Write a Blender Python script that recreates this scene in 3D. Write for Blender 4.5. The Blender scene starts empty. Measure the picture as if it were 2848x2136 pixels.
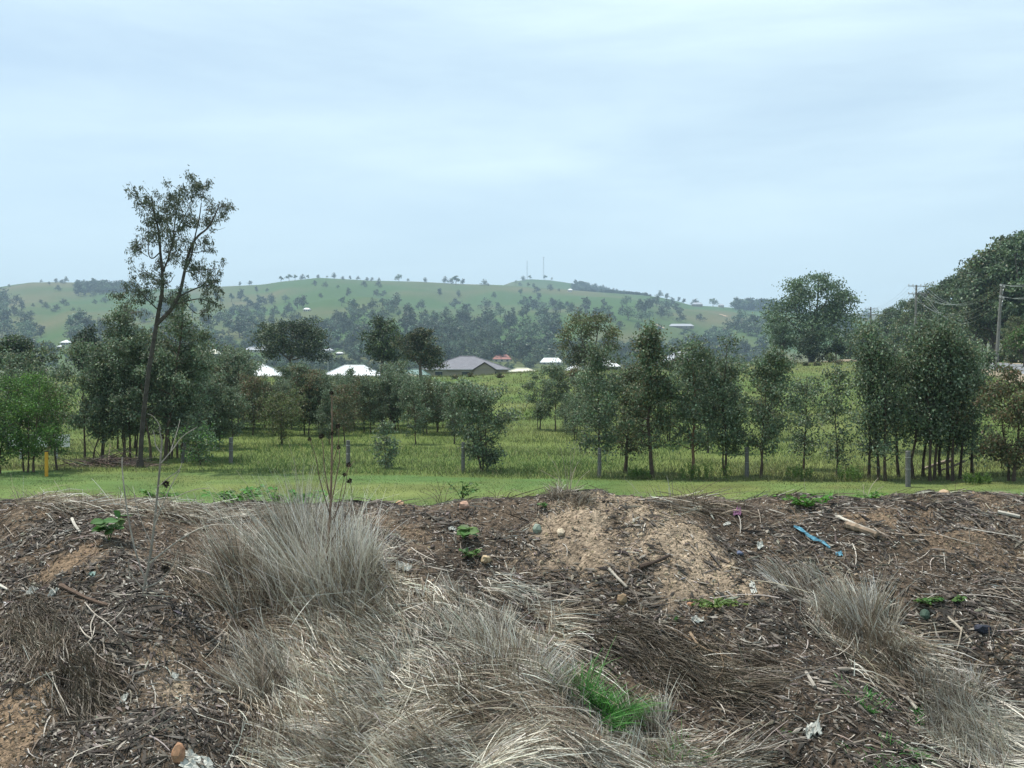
import bpy, math, random
import numpy as np
from math import radians as R, pi

# ------------------------------------------------------------------ camera, sky, sun, exposure
S = bpy.context.scene
F = 1080.0; HX = 512.0; HY = 370.0; ZC = 4.0
cam_d = bpy.data.cameras.new('camera'); cam = bpy.data.objects.new('camera', cam_d)
S.collection.objects.link(cam); S.camera = cam
cam.location = (0, 0, ZC); cam.rotation_euler = (R(90), 0, 0)
cam_d.sensor_width = 36.0; cam_d.lens = F / 1024 * 36.0
cam_d.shift_y = -(384 - HY) / 1024.0
cam_d.clip_start = 0.1; cam_d.clip_end = 20000
SUN_EL = 68.0; SUN_AZ = -62.0          # azimuth from +Y towards +X
w = bpy.data.worlds.new('World'); S.world = w; w.use_nodes = True
nt = w.node_tree; nt.nodes.clear()
wo = nt.nodes.new('ShaderNodeOutputWorld'); bg = nt.nodes.new('ShaderNodeBackground')
sky = nt.nodes.new('ShaderNodeTexSky'); sky.sky_type = 'NISHITA'; sky.sun_disc = False
sky.sun_elevation = R(SUN_EL); sky.sun_rotation = R(SUN_AZ % 360)
sky.air_density = 1.0; sky.dust_density = 0.6; sky.ozone_density = 2.0
tc = nt.nodes.new('ShaderNodeTexCoord'); mp_ = nt.nodes.new('ShaderNodeMapping')
mp_.inputs['Scale'].default_value = (1.0, 1.0, 5.5); mp_.inputs['Rotation'].default_value = (0.10, -0.10, 0.3)
nz = nt.nodes.new('ShaderNodeTexNoise'); nz.inputs['Scale'].default_value = 1.7; nz.inputs['Detail'].default_value = 6
nz.inputs['Roughness'].default_value = 0.56; nz.inputs['Distortion'].default_value = 0.3
cr = nt.nodes.new('ShaderNodeMapRange'); cr.inputs[1].default_value = 0.35; cr.inputs[2].default_value = 0.68
cr.inputs[3].default_value = 0.5; cr.inputs[4].default_value = 1.0
mx = nt.nodes.new('ShaderNodeMix'); mx.data_type = 'RGBA'
mx.inputs[7].default_value = (6.4, 7.95, 8.6, 1)
# clouds thin out towards the horizon
sp = nt.nodes.new('ShaderNodeSeparateXYZ'); hr = nt.nodes.new('ShaderNodeMapRange')
hr.inputs[1].default_value = 0.0; hr.inputs[2].default_value = 0.2; hr.inputs[3].default_value = 0.48; hr.inputs[4].default_value = 1.0
ml = nt.nodes.new('ShaderNodeMath'); ml.operation = 'MULTIPLY'
nl = nt.links
nl.new(tc.outputs['Generated'], mp_.inputs[0]); nl.new(mp_.outputs[0], nz.inputs['Vector']); nl.new(nz.outputs[0], cr.inputs[0])
nl.new(tc.outputs['Generated'], sp.inputs[0]); nl.new(sp.outputs[2], hr.inputs[0])
nl.new(cr.outputs[0], ml.inputs[0]); nl.new(hr.outputs[0], ml.inputs[1]); nl.new(ml.outputs[0], mx.inputs[0])
nl.new(sky.outputs[0], mx.inputs[6]); nl.new(mx.outputs[2], bg.inputs[0]); bg.inputs[1].default_value = 0.1
nl.new(bg.outputs[0], wo.inputs[0])
sun_d = bpy.data.lights.new('sun', 'SUN'); sun_d.energy = 4.1; sun_d.angle = R(0.6); sun_d.color = (1.0, 0.955, 0.88)
sun = bpy.data.objects.new('sun', sun_d); S.collection.objects.link(sun)
sun.rotation_euler = (R(90 - SUN_EL), 0, R(180 - SUN_AZ)); sun.location = (0, 0, 60)
S.view_settings.view_transform = 'Standard'; S.view_settings.look = 'None'
S.view_settings.exposure = 0.45; S.view_settings.gamma = 1.0; S.view_settings.use_curve_mapping = False
S.render.engine = 'CYCLES'
cy = S.cycles; cy.max_bounces = 5; cy.diffuse_bounces = 2; cy.glossy_bounces = 2; cy.transmission_bounces = 3
cy.volume_bounces = 0; cy.transparent_max_bounces = 4; cy.caustics_reflective = False; cy.caustics_refractive = False
cy.use_denoising = True; cy.denoiser = 'OPENIMAGEDENOISE'; cy.denoising_input_passes = 'RGB_ALBEDO_NORMAL'; cy.denoising_prefilter = 'ACCURATE'

rng = np.random.default_rng(7)
def U(a, b, n=None): return rng.uniform(a, b, n)

# ------------------------------------------------------------------ noise and terrain
_lat = np.random.default_rng(3).random((256, 256))
def vn(x, y):
    x = np.asarray(x, float); y = np.asarray(y, float)
    xi = np.floor(x).astype(int); yi = np.floor(y).astype(int); fx = x - xi; fy = y - yi
    fx = fx * fx * (3 - 2 * fx); fy = fy * fy * (3 - 2 * fy)
    g = lambda a, b: _lat[a & 255, b & 255]
    return (g(xi, yi) * (1 - fx) + g(xi + 1, yi) * fx) * (1 - fy) + (g(xi, yi + 1) * (1 - fx) + g(xi + 1, yi + 1) * fx) * fy - 0.5
def fbm(x, y, o=4):
    s = 0; a = 1
    for i in range(o):
        s = s + a * vn(x * 2 ** i + 17.3 * i, y * 2 ** i - 9.1 * i); a *= 0.5
    return s
TY = [-60, 30, 46, 60, 80, 100, 120, 140, 170, 200, 230, 260, 320, 400, 520, 650]
TP = [-500, 0, 450, 560, 780, 940, 1000, 1100, 1500]
TZ = np.array([
 [0,0,0,0,.4,1.2,2.2,3.1,2.9,2.2,1.6,1.0,-1,-4,-9,-6],
 [0,0,0,0,.4,1.2,2.2,3.1,2.9,2.2,1.6,1.0,-1,-4,-9,-6],
 [0,0,0,0,.4,1.2,2.2,3.1,2.9,2.2,1.6,1.0,-1,-4,-9,-6],
 [0,0,0,.1,.6,1.5,2.7,3.8,3.9,3.3,2.6,1.8,0,-3,-8,-6],
 [0,0,0,.2,.8,1.6,2.6,3.4,4.5,5.3,5.5,5.0,3,-1,-7,-6],
 [0,0,.1,.5,1.2,2.2,3.2,3.9,5,5.8,6.2,6.2,5,2,-4,-4],
 [0,.1,.3,.8,2.3,3.4,4.0,4.5,5.4,6.2,6.8,7,7,5,0,-2],
 [0,.2,.6,1.4,2.8,3.6,4.2,4.8,6,7.5,9,10,12,14,10,5],
 [0,.2,.6,1.4,2.8,3.6,4.2,4.8,6,7.5,9,10,12,14,10,5]], float)
RPX = [-600,-200,0,15,30,60,75,90,130,170,230,262,282,319,370,417,464,498,530,560,597,641,659,675,690,740,767,850,900,1100,1600]
RPY = [300,292,287,284.5,282.5,282,282.5,286,289,289,286,284.5,281.5,277.7,280.5,281.5,284,284.8,287,289,292,295,297,300.5,305,308,310,318,322,322,330]
KPX = [-600,480,503,513,530,550,563,575,597,619,636,680,760,860,1100,1600]
KPY = [340,300,284.8,281.2,278.6,279.8,281.5,283.5,288,293,297,308,312,313,320,330]
def T(X, Y):
    X = np.asarray(X, float); Y = np.asarray(Y, float)
    px = HX + F * X / np.maximum(Y, 30)
    px = np.clip(px, -490, 1490)
    ly = Y
    zc = np.array([np.interp(ly, TY, r) for r in TZ])
    k = np.clip(np.searchsorted(TP, px) - 1, 0, len(TP) - 2)
    tp = np.array(TP, float); f = (px - tp[k]) / (tp[k + 1] - tp[k]); f = f * f * (3 - 2 * f)
    kk = k.reshape(1, *np.shape(k))
    z0 = np.take_along_axis(zc, kk, 0)[0]; z1 = np.take_along_axis(zc, kk + 1, 0)[0]
    z = z0 * (1 - f) + z1 * f
    z = z + 0.10 * fbm(X * .16, Y * .16, 3) * np.clip((Y - 30) / 20, 0, 1)
    # hills beyond the valley
    rp = np.interp(px, RPX, RPY); kp = np.interp(px, KPX, KPY)
    zr = ZC + (HY - rp) * 2200 / F; zk = ZC + (HY - kp) * 2900 / F
    base = -6.0
    s = np.clip((Y - 620) / 1580, 0, 1)
    amp = np.sin(pi * s) * 1.0
    gl = fbm(px / 85.0 + 3, Y / 900.0, 3) * 30 + fbm(X / 260.0, Y / 420.0, 3) * 20
    zh = base + (zr - base) * s ** 1.12 + gl * amp
    s2 = np.clip((Y - 2200) / 700, 0, 1)
    dip = -22 * np.sin(pi * s2)
    zh = np.where(Y > 2200, zr * (1 - s2) + zk * s2 + dip, zh)
    s3 = np.clip((Y - 2900) / 1200, 0, 1)
    zh = np.where(Y > 2900, zk * (1 - s3) + 20 * s3, zh)
    b = np.clip((Y - 560) / 120, 0, 1); b = b * b * (3 - 2 * b)
    return z * (1 - b) + zh * b
def X_of(px, Y): return (px - HX) / F * Y
def at(px, py, Y): return (X_of(px, Y), Y, ZC - (py - HY) / F * Y)
def hit(px, py, y0=30.0, y1=3600.0):
    """first ground point beyond y0 that shows at or above this image row"""
    Y = y0 * (y1 / y0) ** np.linspace(0, 1, 900)
    X = X_of(px, Y); p = HY + (ZC - T(X, Y)) * F / Y
    i = np.argmax(p <= py)
    if p[i] > py: i = int(np.argmin(p))
    return float(X[i]), float(Y[i]), float(T(X[i], Y[i]))

# mulch mound
YC = 10.2
CP = [-900, 0, 180, 300, 450, 560, 600, 650, 720, 850, 1024, 1900]
CV = [500, 494, 496.5, 495.5, 493.5, 492.5, 492.5, 494.5, 490.5, 488.5, 487, 490]
def M(X, Y):
    X = np.asarray(X, float); Y = np.asarray(Y, float)
    px = HX + F * X / YC
    zc = ZC - (np.interp(px, CP, CV) - HY) / F * YC + 0.03
    s = X - 0.45 * (YC - Y)
    front = zc - 0.415 * (YC + 0.25 - Y); back = zc - 0.34 * (Y - YC - 0.15)
    k = 0.22
    z = -k * np.log(np.exp(-front / k) + np.exp(-back / k)) + 0.02
    f = np.clip((YC + 0.15 - Y) / 1.6, 0, 1)
    z = z + f * (0.15 * np.cos(2 * pi * (s - 0.75) / 2.35) + 0.24 * fbm(s * .9 + 5, (YC - Y) * .35 + 2, 2) + 0.16 * fbm(X * .9 + 31, Y * .9 + 4, 2))
    z = z + 0.13 * np.exp(-(((X - X_of(612, YC) - .35 * (YC - Y)) / .62) ** 2 + ((Y - YC + .35) / 1.0) ** 2)) - 0.13 * np.exp(-(((s - 1.75) / .24) ** 2 + ((Y - YC + 1.1) / .7) ** 2)) - 0.05 * np.exp(-(((X + 1.3) / .8) ** 2)) * np.exp(-((Y - YC) / .8) ** 2)
    z = z + 0.07 * fbm(X * 2.2, Y * 2.2, 3) + 0.02 * fbm(X * 9, Y * 9, 3)
    # little burrow in the sandy heap
    hx, hy = X_of(615, 9.72), 9.72
    z = z - 0.12 * np.exp(-(((X - hx) / .13) ** 2 + ((Y - hy) / .08) ** 2))
    fade = np.clip((Y - 3.2) / 1.5, 0, 1)
    return z * fade - 0.6 * (1 - fade)
def mp(px, py):
    Y = np.linspace(3.6, 12.5, 1800); X = X_of(px, Y); zr = ZC - (py - HY) / F * Y
    g = zr - M(X, Y); i = int(np.argmax(g <= 0)) if (g <= 0).any() else int(np.argmin(g + (Y < 8)))
    return float(X[i]), float(Y[i]), float(M(X[i], Y[i]))
def pxm(x, y, z): return HX + F * x / y, HY + (ZC - z) * F / y

# ------------------------------------------------------------------ materials
MATS = {}
def nodes(name):
    m = bpy.data.materials.new(name); m.use_nodes = True; t = m.node_tree; t.nodes.clear()
    o = t.nodes.new('ShaderNodeOutputMaterial'); b = t.nodes.new('ShaderNodeBsdfPrincipled')
    t.links.new(b.outputs[0], o.inputs[0]); MATS[name] = m
    return m, t, b, o
def noise_col(t, b, stops, scale, detail=6, coord='Object', bump=0, bscale=None):
    c = t.nodes.new('ShaderNodeTexCoord'); n = t.nodes.new('ShaderNodeTexNoise'); n.inputs['Scale'].default_value = scale
    n.inputs['Detail'].default_value = detail; r = t.nodes.new('ShaderNodeValToRGB')
    t.links.new(c.outputs[coord], n.inputs['Vector']); t.links.new(n.outputs[0], r.inputs[0])
    els = r.color_ramp.elements
    for i, (p, col) in enumerate(stops):
        e = els[i] if i < 2 else els.new(p)
        e.position = p; e.color = (*col, 1)
    t.links.new(r.outputs[0], b.inputs['Base Color'])
    if bump:
        n2 = t.nodes.new('ShaderNodeTexNoise'); n2.inputs['Scale'].default_value = bscale or scale * 4; n2.inputs['Detail'].default_value = 5
        t.links.new(c.outputs[coord], n2.inputs['Vector'])
        bp = t.nodes.new('ShaderNodeBump'); bp.inputs['Strength'].default_value = bump; bp.inputs['Distance'].default_value = 0.05
        t.links.new(n2.outputs[0], bp.inputs['Height']); t.links.new(bp.outputs[0], b.inputs['Normal'])
    return r
def solid(name, c, rough=0.7, c2=None, scale=6, metal=0, bump=0.2):
    m, t, b, o = nodes(name); c2 = c2 or tuple(x * .75 for x in c)
    noise_col(t, b, [(.3, c2), (.7, c)], scale, bump=bump); b.inputs['Roughness'].default_value = rough; b.inputs['Metallic'].default_value = metal
    return m
def attr_mat(name, rough=0.6, trans=0.0, spec=0.5, bump=0, bscale=60, nmix=0.25, nscale=8):
    m, t, b, o = nodes(name)
    a = t.nodes.new('ShaderNodeAttribute'); a.attribute_name = 'col'
    src = a.outputs['Color']
    if nmix:
        c = t.nodes.new('ShaderNodeTexCoord'); n = t.nodes.new('ShaderNodeTexNoise'); n.inputs['Scale'].default_value = nscale; n.inputs['Detail'].default_value = 5
        t.links.new(c.outputs['Object'], n.inputs['Vector'])
        mr = t.nodes.new('ShaderNodeMapRange'); mr.inputs[1].default_value = .3; mr.inputs[2].default_value = .7
        mr.inputs[3].default_value = 1 - nmix; mr.inputs[4].default_value = 1 + nmix
        t.links.new(n.outputs[0], mr.inputs[0])
        vm = t.nodes.new('ShaderNodeVectorMath'); vm.operation = 'SCALE'
        t.links.new(src, vm.inputs[0]); t.links.new(mr.outputs[0], vm.inputs['Scale']); src = vm.outputs[0]
    t.links.new(src, b.inputs['Base Color']); b.inputs['Roughness'].default_value = rough
    b.inputs['Specular IOR Level'].default_value = spec
    if bump:
        n2 = t.nodes.new('ShaderNodeTexNoise'); n2.inputs['Scale'].default_value = bscale; n2.inputs['Detail'].default_value = 6
        c = t.nodes.new('ShaderNodeTexCoord'); t.links.new(c.outputs['Object'], n2.inputs['Vector'])
        bp = t.nodes.new('ShaderNodeBump'); bp.inputs['Strength'].default_value = bump; bp.inputs['Distance'].default_value = 0.03
        t.links.new(n2.outputs[0], bp.inputs['Height']); t.links.new(bp.outputs[0], b.inputs['Normal'])
    if trans:
        tr = t.nodes.new('ShaderNodeBsdfTranslucent'); ms = t.nodes.new('ShaderNodeMixShader'); ms.inputs[0].default_value = trans
        t.links.new(src, tr.inputs[0]); t.links.new(b.outputs[0], ms.inputs[1]); t.links.new(tr.outputs[0], ms.inputs[2])
        t.links.new(ms.outputs[0], o.inputs[0])
    return m
LEAF = attr_mat('leaf', 0.5, 0.38, 0.45, nmix=0)
FARLEAF = attr_mat('far_leaf', 0.5, 0.28, 0.4, nmix=0)
BARK = attr_mat('bark', 0.85, 0, 0.2, bump=0.6, bscale=14, nmix=.35, nscale=5)
GRASS = attr_mat('grass_blade', 0.55, 0.3, 0.3, nmix=0)
STRAW = attr_mat('straw', 0.55, 0.15, 0.35, nmix=0)
CHIP = attr_mat('chip', 0.8, 0, 0.25, nmix=.2, nscale=40)
GROUNDM = attr_mat('ground_soil', 0.95, 0, 0.15, bump=.8, bscale=35, nmix=.35, nscale=18)
FIELD = attr_mat('field_soil', 0.95, 0, 0.1, bump=.5, bscale=1.2, nmix=.22, nscale=.35)
MOUNDM = attr_mat('mound_soil', 0.95, 0, 0.15, bump=1.0, bscale=45, nmix=.45, nscale=30)
ROADM = solid('asphalt', (.16, .165, .175), .85, (.12, .122, .13), 1.5)
SHOULD = solid('gravel_shoulder', (.34, .27, .20), .95, (.22, .17, .12), 2.0)
PAINT = solid('road_paint', (.7, .7, .68), .6)
POLEW = solid('pole_timber', (.20, .19, .175), .85, (.13, .125, .115), 5)
POSTW = solid('weathered_post', (.17, .165, .155), .9, (.09, .085, .08), 14)
YEL = solid('yellow_paint', (.62, .33, .02), .5, (.48, .24, .015), 9)
DARKP = solid('dark_cap', (.03, .03, .03), .5)
INSUL = solid('insulator', (.55, .55, .53), .3)
WIREM = solid('wire_metal', (.42, .43, .44), .35, (.3, .3, .3), 2, .6)
WHITEP = solid('white_sheet', (.78, .78, .76), .5)
BLACKP = solid('black_sheet', (.02, .02, .022), .5)
STEEL = solid('galvanised_steel', (.42, .43, .44), .45, (.3, .31, .32), 3, .4)
R_WHITE = solid('white_metal_roof', (.74, .75, .75), .4, (.66, .67, .68), .6)
R_GREY = solid('grey_tile_roof', (.17, .17, .19), .8, (.13, .13, .15), 1.2)
R_LGREY = solid('light_grey_roof', (.34, .36, .39), .6, (.28, .29, .31), .8)
R_RED = solid('red_tile_roof', (.30, .125, .10), .8, (.24, .1, .08), 1)
R_CREAM = solid('cream_roof', (.60, .58, .46), .6, (.5, .48, .38), .8)
R_GREEN = solid('green_roof', (.14, .22, .2), .6, (.1, .17, .15), .8)
R_BLUE = solid('blue_grey_roof', (.24, .31, .40), .6, (.2, .26, .33), .8)
W_TAN = solid('tan_render_wall', (.27, .245, .19), .85, (.23, .2, .16), .5)
W_BRICK = solid('brown_brick_wall', (.22, .13, .09), .85, (.16, .09, .07), 3)
W_CREAM = solid('cream_wall', (.55, .52, .42), .8, (.48, .45, .36), .7)
GLASSD = solid('window_glass', (.03, .04, .05), .1)

# ------------------------------------------------------------------ mesh builders
class Acc:
    def __init__(s): s.v = []; s.f = []; s.n = 0; s.c = []; s.m = []
    def add(s, V, Fc, col=(.5, .5, .5), mat=0):
        V = np.asarray(V, float).reshape(-1, 3); Fc = np.asarray(Fc, int)
        s.v.append(V)
        col = np.asarray(col, float)
        s.c.append(np.broadcast_to(col, (len(V), 3)) if col.ndim == 1 else col)
        s.f.append(Fc + s.n); s.m.append(np.full(len(Fc), mat)); s.n += len(V)
    def build(s, name, mats, parent=None, loc=None, smooth=False, link=True):
        V = np.concatenate(s.v); C = np.concatenate(s.c)
        if loc is not None: V = V - np.asarray(loc)
        loops = np.concatenate([f.ravel() for f in s.f]).astype(np.int32)
        tot = np.concatenate([np.full(len(f), f.shape[1]) for f in s.f]).astype(np.int32)
        st = np.concatenate([[0], np.cumsum(tot)[:-1]]).astype(np.int32)
        me = bpy.data.meshes.new(name)
        me.vertices.add(len(V)); me.vertices.foreach_set('co', V.astype(np.float32).ravel())
        me.loops.add(len(loops)); me.loops.foreach_set('vertex_index', loops)
        me.polygons.add(len(tot)); me.polygons.foreach_set('loop_start', st)
        try: me.polygons.foreach_set('loop_total', tot)
        except Exception: pass
        me.polygons.foreach_set('material_index', np.concatenate(s.m).astype(np.int32))
        me.polygons.foreach_set('use_smooth', np.full(len(tot), smooth))
        a = me.attributes.new('col', 'FLOAT_COLOR', 'POINT')
        a.data.foreach_set('color', np.concatenate([C, np.ones((len(C), 1))], 1).astype(np.float32).ravel())
        for m in (mats if isinstance(mats, (list, tuple)) else [mats]): me.materials.append(m)
        me.update(calc_edges=True)
        if not link: return me
        return mkobj(name, me, parent, loc)
def mkobj(name, me, parent=None, loc=None):
    o = bpy.data.objects.new(name, me); S.collection.objects.link(o)
    if parent is not None: o.parent = parent
    elif loc is not None: o.location = loc
    return o
def tag(o, label=None, cat=None, group=None, kind=None):
    if label: o['label'] = label
    if cat: o['category'] = cat
    if group: o['group'] = group
    if kind: o['kind'] = kind
    return o
def empty(name, loc, label, cat, group=None):
    o = bpy.data.objects.new(name, None); S.collection.objects.link(o); o.location = loc
    o.empty_display_size = .2
    return tag(o, label, cat, group)
def copy_tree(o, parent=None):
    c = o.copy(); S.collection.objects.link(c); c.parent = parent
    for ch in o.children:
        if ch is not c: copy_tree(ch, c)
    return c
def nrm(a): return a / (np.linalg.norm(a, axis=-1, keepdims=True) + 1e-9)
def tube(acc, pts, rad, col=(.12, .09, .06), sides=6, mat=0, caps=True):
    P = np.asarray(pts, float); k = len(P); rad = np.atleast_1d(np.asarray(rad, float)); rad = np.interp(np.linspace(0, 1, k), np.linspace(0, 1, len(rad)), rad) if len(rad) != k else rad
    t = nrm(np.gradient(P, axis=0)); up = np.array([0.31, 0.22, 0.92]); up = up if abs(t[0] @ up) < .93 else np.array([1., .1, 0])
    a = nrm(np.cross(t, up)); b = np.cross(t, a)
    th = np.arange(sides) * 2 * pi / sides
    V = P[:, None] + rad[:, None, None] * (np.cos(th)[None, :, None] * a[:, None] + np.sin(th)[None, :, None] * b[:, None])
    i = np.arange(k - 1)[:, None] * sides; j = np.arange(sides)[None]; j2 = (j + 1) % sides
    Q = np.stack([i + j, i + j2, i + sides + j2, i + sides + j], -1).reshape(-1, 4)
    acc.add(V.reshape(-1, 3), Q, col, mat)
    if caps:
        acc.add(V[-1], [list(range(sides))], col, mat); acc.add(V[0], [list(range(sides))[::-1]], col, mat)
def box(acc, x0, x1, y0, y1, z0, z1, col=(.5, .5, .5), mat=0, rot=0, c=(0, 0, 0)):
    V = np.array([[x, y, z] for z in (z0, z1) for x, y in ((x0, y0), (x1, y0), (x1, y1), (x0, y1))], float)
    ca, sa = math.cos(rot), math.sin(rot)
    V = np.stack([V[:, 0] * ca - V[:, 1] * sa, V[:, 0] * sa + V[:, 1] * ca, V[:, 2]], 1) + np.array(c)
    acc.add(V, [[3, 2, 1, 0], [4, 5, 6, 7], [0, 1, 5, 4], [1, 2, 6, 5], [2, 3, 7, 6], [3, 0, 4, 7]], col, mat)
def leaves(acc, pos, axis, ln, wd, col, mat=0, fold=.25):
    """one folded pointed leaf per position"""
    n = len(pos); axis = nrm(axis); rd = nrm(rng.normal(size=(n, 3)))
    side = nrm(np.cross(axis, rd)); nor = np.cross(side, axis)
    ln = np.broadcast_to(ln, (n,))[:, None]; wd = np.broadcast_to(wd, (n,))[:, None]
    b = pos; t = pos + axis * ln
    m = pos + axis * ln * .45
    l = m + side * wd * .5 + nor * wd * fold; r = m - side * wd * .5 + nor * wd * fold
    V = np.stack([b, l, t, r], 1).reshape(-1, 3)
    i = np.arange(n)[:, None] * 4
    Fc = np.concatenate([i + np.array([[0, 1, 2]]), i + np.array([[0, 2, 3]])])
    acc.add(V, Fc, np.repeat(col, 4, 0), mat)
def blades(acc, root, d, bend, ln, wd, col, seg=3, mat=0, tip=.12, coltip=None):
    n = len(root); d = nrm(d); ln = np.broadcast_to(ln, (n,))[:, None]; wd = np.broadcast_to(wd, (n,))[:, None]
    side = nrm(np.cross(d, nrm(rng.normal(size=(n, 3)) + 1e-3)))
    vs = []; cs = []
    for k in range(seg + 1):
        t = k / seg
        p = root + d * ln * t + bend * ln * t * t
        wk = wd * (1 - (1 - tip) * t) * .5
        vs += [p - side * wk, p + side * wk]
        c = col if coltip is None else col * (1 - t) + coltip * t
        cs += [c, c]
    V = np.stack(vs, 1).reshape(-1, 3); C = np.stack(cs, 1).reshape(-1, 3)
    q = np.array([[2 * k, 2 * k + 1, 2 * k + 3, 2 * k + 2] for k in range(seg)])
    Fc = (np.arange(n)[:, None, None] * (2 * seg + 2) + q[None]).reshape(-1, 4)
    acc.add(V, Fc, C, mat)
OCT = np.array([[0, 2, 4], [2, 1, 4], [1, 3, 4], [3, 0, 4], [2, 0, 5], [1, 2, 5], [3, 1, 5], [0, 3, 5]])
def octs(acc, pos, ax, L, W, H, col, nrmv=None, jit=.25, mat=0):
    n = len(pos); ax = nrm(ax); up = nrm(np.array([0, -.35, 1.]) + rng.normal(size=(n, 3)) * .25) if nrmv is None else nrmv
    sd = nrm(np.cross(up, ax)); up = np.cross(ax, sd)
    L, W, H = (np.broadcast_to(q, (n,))[:, None] for q in (L, W, H))
    V = np.stack([pos - ax * L / 2, pos + ax * L / 2, pos - sd * W / 2, pos + sd * W / 2, pos + up * H / 2, pos - up * H / 2], 1)
    V[:, 2:] += (rng.normal(size=(n, 4, 3)) * jit) * np.stack([L, W, H], -1).mean(-1)[:, None] * .5
    Fc = (np.arange(n)[:, None, None] * 6 + OCT[None]).reshape(-1, 3)
    acc.add(V.reshape(-1, 3), Fc, np.repeat(col, 6, 0), mat)
def jitc(base, n, j=.2, hue=.08):
    base = np.asarray(base, float)
    return np.clip(base * (1 + rng.normal(size=(n, 1)) * j) * (1 + rng.normal(size=(n, 3)) * hue), 0.004, 1)

# ------------------------------------------------------------------ ground and hills (one sheet)
def ground_sheet():
    ys = np.concatenate([np.linspace(-50, 26, 20), np.linspace(27, 60, 67), 60 * (560 / 60) ** np.linspace(0, 1, 110)[1:], np.linspace(572, 4100, 190)])
    us = np.linspace(-1.15, 1.15, 560)
    Yg, Ug = np.meshgrid(ys, us, indexing='ij'); Xg = Ug * np.maximum(Yg + 45, 40)
    Z = T(Xg, Yg)
    V = np.stack([Xg, Yg, Z], -1).reshape(-1, 3)
    nr, nc = Yg.shape; i = (np.arange(nr - 1)[:, None] * nc + np.arange(nc - 1)[None]).ravel()
    Fc = np.stack([i, i + 1, i + nc + 1, i + nc], 1)
    x, y = V[:, 0], V[:, 1]
    lawn = np.array([.08, .14, .042]); tall = np.array([.095, .13, .035]); bright = np.array([.09, .16, .03]); dry = np.array([.15, .135, .055])
    hillg = np.array([.052, .098, .028]); hilld = np.array([.11, .105, .048])
    n1 = np.clip(fbm(x * .09, y * .09, 4) * 1.6 + .5, 0, 1)[:, None]; n2 = np.clip(fbm(x * .3 + 9, y * .3, 3) * 2 + .4, 0, 1)[:, None]
    c = tall * (1 - n1) + dry * n1 * .55 + bright * n1 * .45
    yb = 40.2 - 0.13 * x + 1.2 * fbm(x * .25, y * .02, 3)
    isl = (y < yb)[:, None]
    cl = lawn * (1 - n2 * .5) + np.array([.15, .15, .05]) * n2 * .5
    tr = np.exp(-(((y - (yb - 1.9)) / .25) ** 2)) + np.exp(-(((y - (yb - 3.4)) / .25) ** 2)); cl = cl * .95 * (1 - .25 * (tr * (fbm(x * .2, y * .2, 2) > -.2))[:, None]) + np.array([.02, .015, .005]) * n1
    c = np.where(isl, cl, c)
    far = np.clip((y - 60) / 60, 0, 1)[:, None]
    c = c * (1 - far) + far * (np.array([.085, .13, .036]) * (1 - n1 * .5) + dry * n1 * .5)
    h1 = np.clip(fbm(x / 150, y / 260, 5) * 1.7 + .42, 0, 1)[:, None]; h2 = np.clip(fbm(x / 45 + 3, y / 90, 4) * 1.5 + .3, 0, 1)[:, None]
    hc = hillg * (1 - h1) + hilld * h1; hc = hc * (1 - .35 * h2) + np.array([.05, .085, .03]) * .35 * h2
    hb = np.clip((y - 500) / 200, 0, 1)[:, None]
    c = c * (1 - hb) + hc * hb
    a = Acc(); a.add(V, Fc, c)
    o = a.build('ground', FIELD, smooth=True); tag(o, 'green paddock falling to a valley and rising to grassy hills', kind='structure')
ground_sheet()

# ------------------------------------------------------------------ mulch mound
ZONES = [  # px, py, radius, colour key (0 sand, 1 orange soil, 2 brown soil), strength
 (555, 522, .30, 0, .8), (585, 508, .4, 0, 1), (615, 500, .4, 0, 1.2), (645, 512, .32, 0, 1.2), (672, 535, .4, 0, 1.3), (700, 558, .38, 0, 1.3),
 (640, 545, .4, 0, 1), (600, 540, .4, 0, .8), (560, 555, .3, 0, .6), (735, 590, .3, 0, .8), (690, 590, .35, 0, .7),
 (75, 556, .22, 1, 1.3), (50, 545, .2, 1, .6), (90, 566, .15, 0, .9), (5, 725, .35, 1, 1.5), (25, 700, .25, 1, 1), (185, 690, .2, 0, .9), (205, 700, .15, 1, .6),
 (880, 515, .4, 1, .7), (930, 525, .5, 1, .6), (985, 505, .5, 2, .8), (990, 560, .4, 2, .9), (820, 570, .4, 2, .7), (420, 545, .25, 2, .9), (395, 530, .2, 1, .5),
 (70, 520, .3, 1, .5), (720, 640, .4, 2, .9), (800, 650, .4, 2, .6), (770, 560, .3, 2, .8), (480, 560, .3, 2, .5), (640, 610, .3, 2, .6), (1000, 640, .3, 2, .6),
 (520, 760, .5, 2, .5), (420, 762, .3, 1, .4), (640, 770, .4, 2, .4)]
ZW = [(*mp(a, b)[:2], r, k, s) for a, b, r, k, s in ZONES]
ZC3 = np.array([[.30, .235, .17], [.205, .145, .095], [.125, .093, .066]])
def zones(x, y):
    wts = np.zeros((3,) + np.shape(x)); nn = fbm(x * 3.1, y * 3.1, 4)
    for zx, zy, r, k, s in ZW:
        d = ((x - zx) / r) ** 2 + ((y - zy) / (r * 1.1)) ** 2
        wts[k] = np.maximum(wts[k], s * np.exp(-d * .9))
    wts = np.clip((wts + nn * .8 - .25) * 1.3, 0, 1)
    return wts
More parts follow.
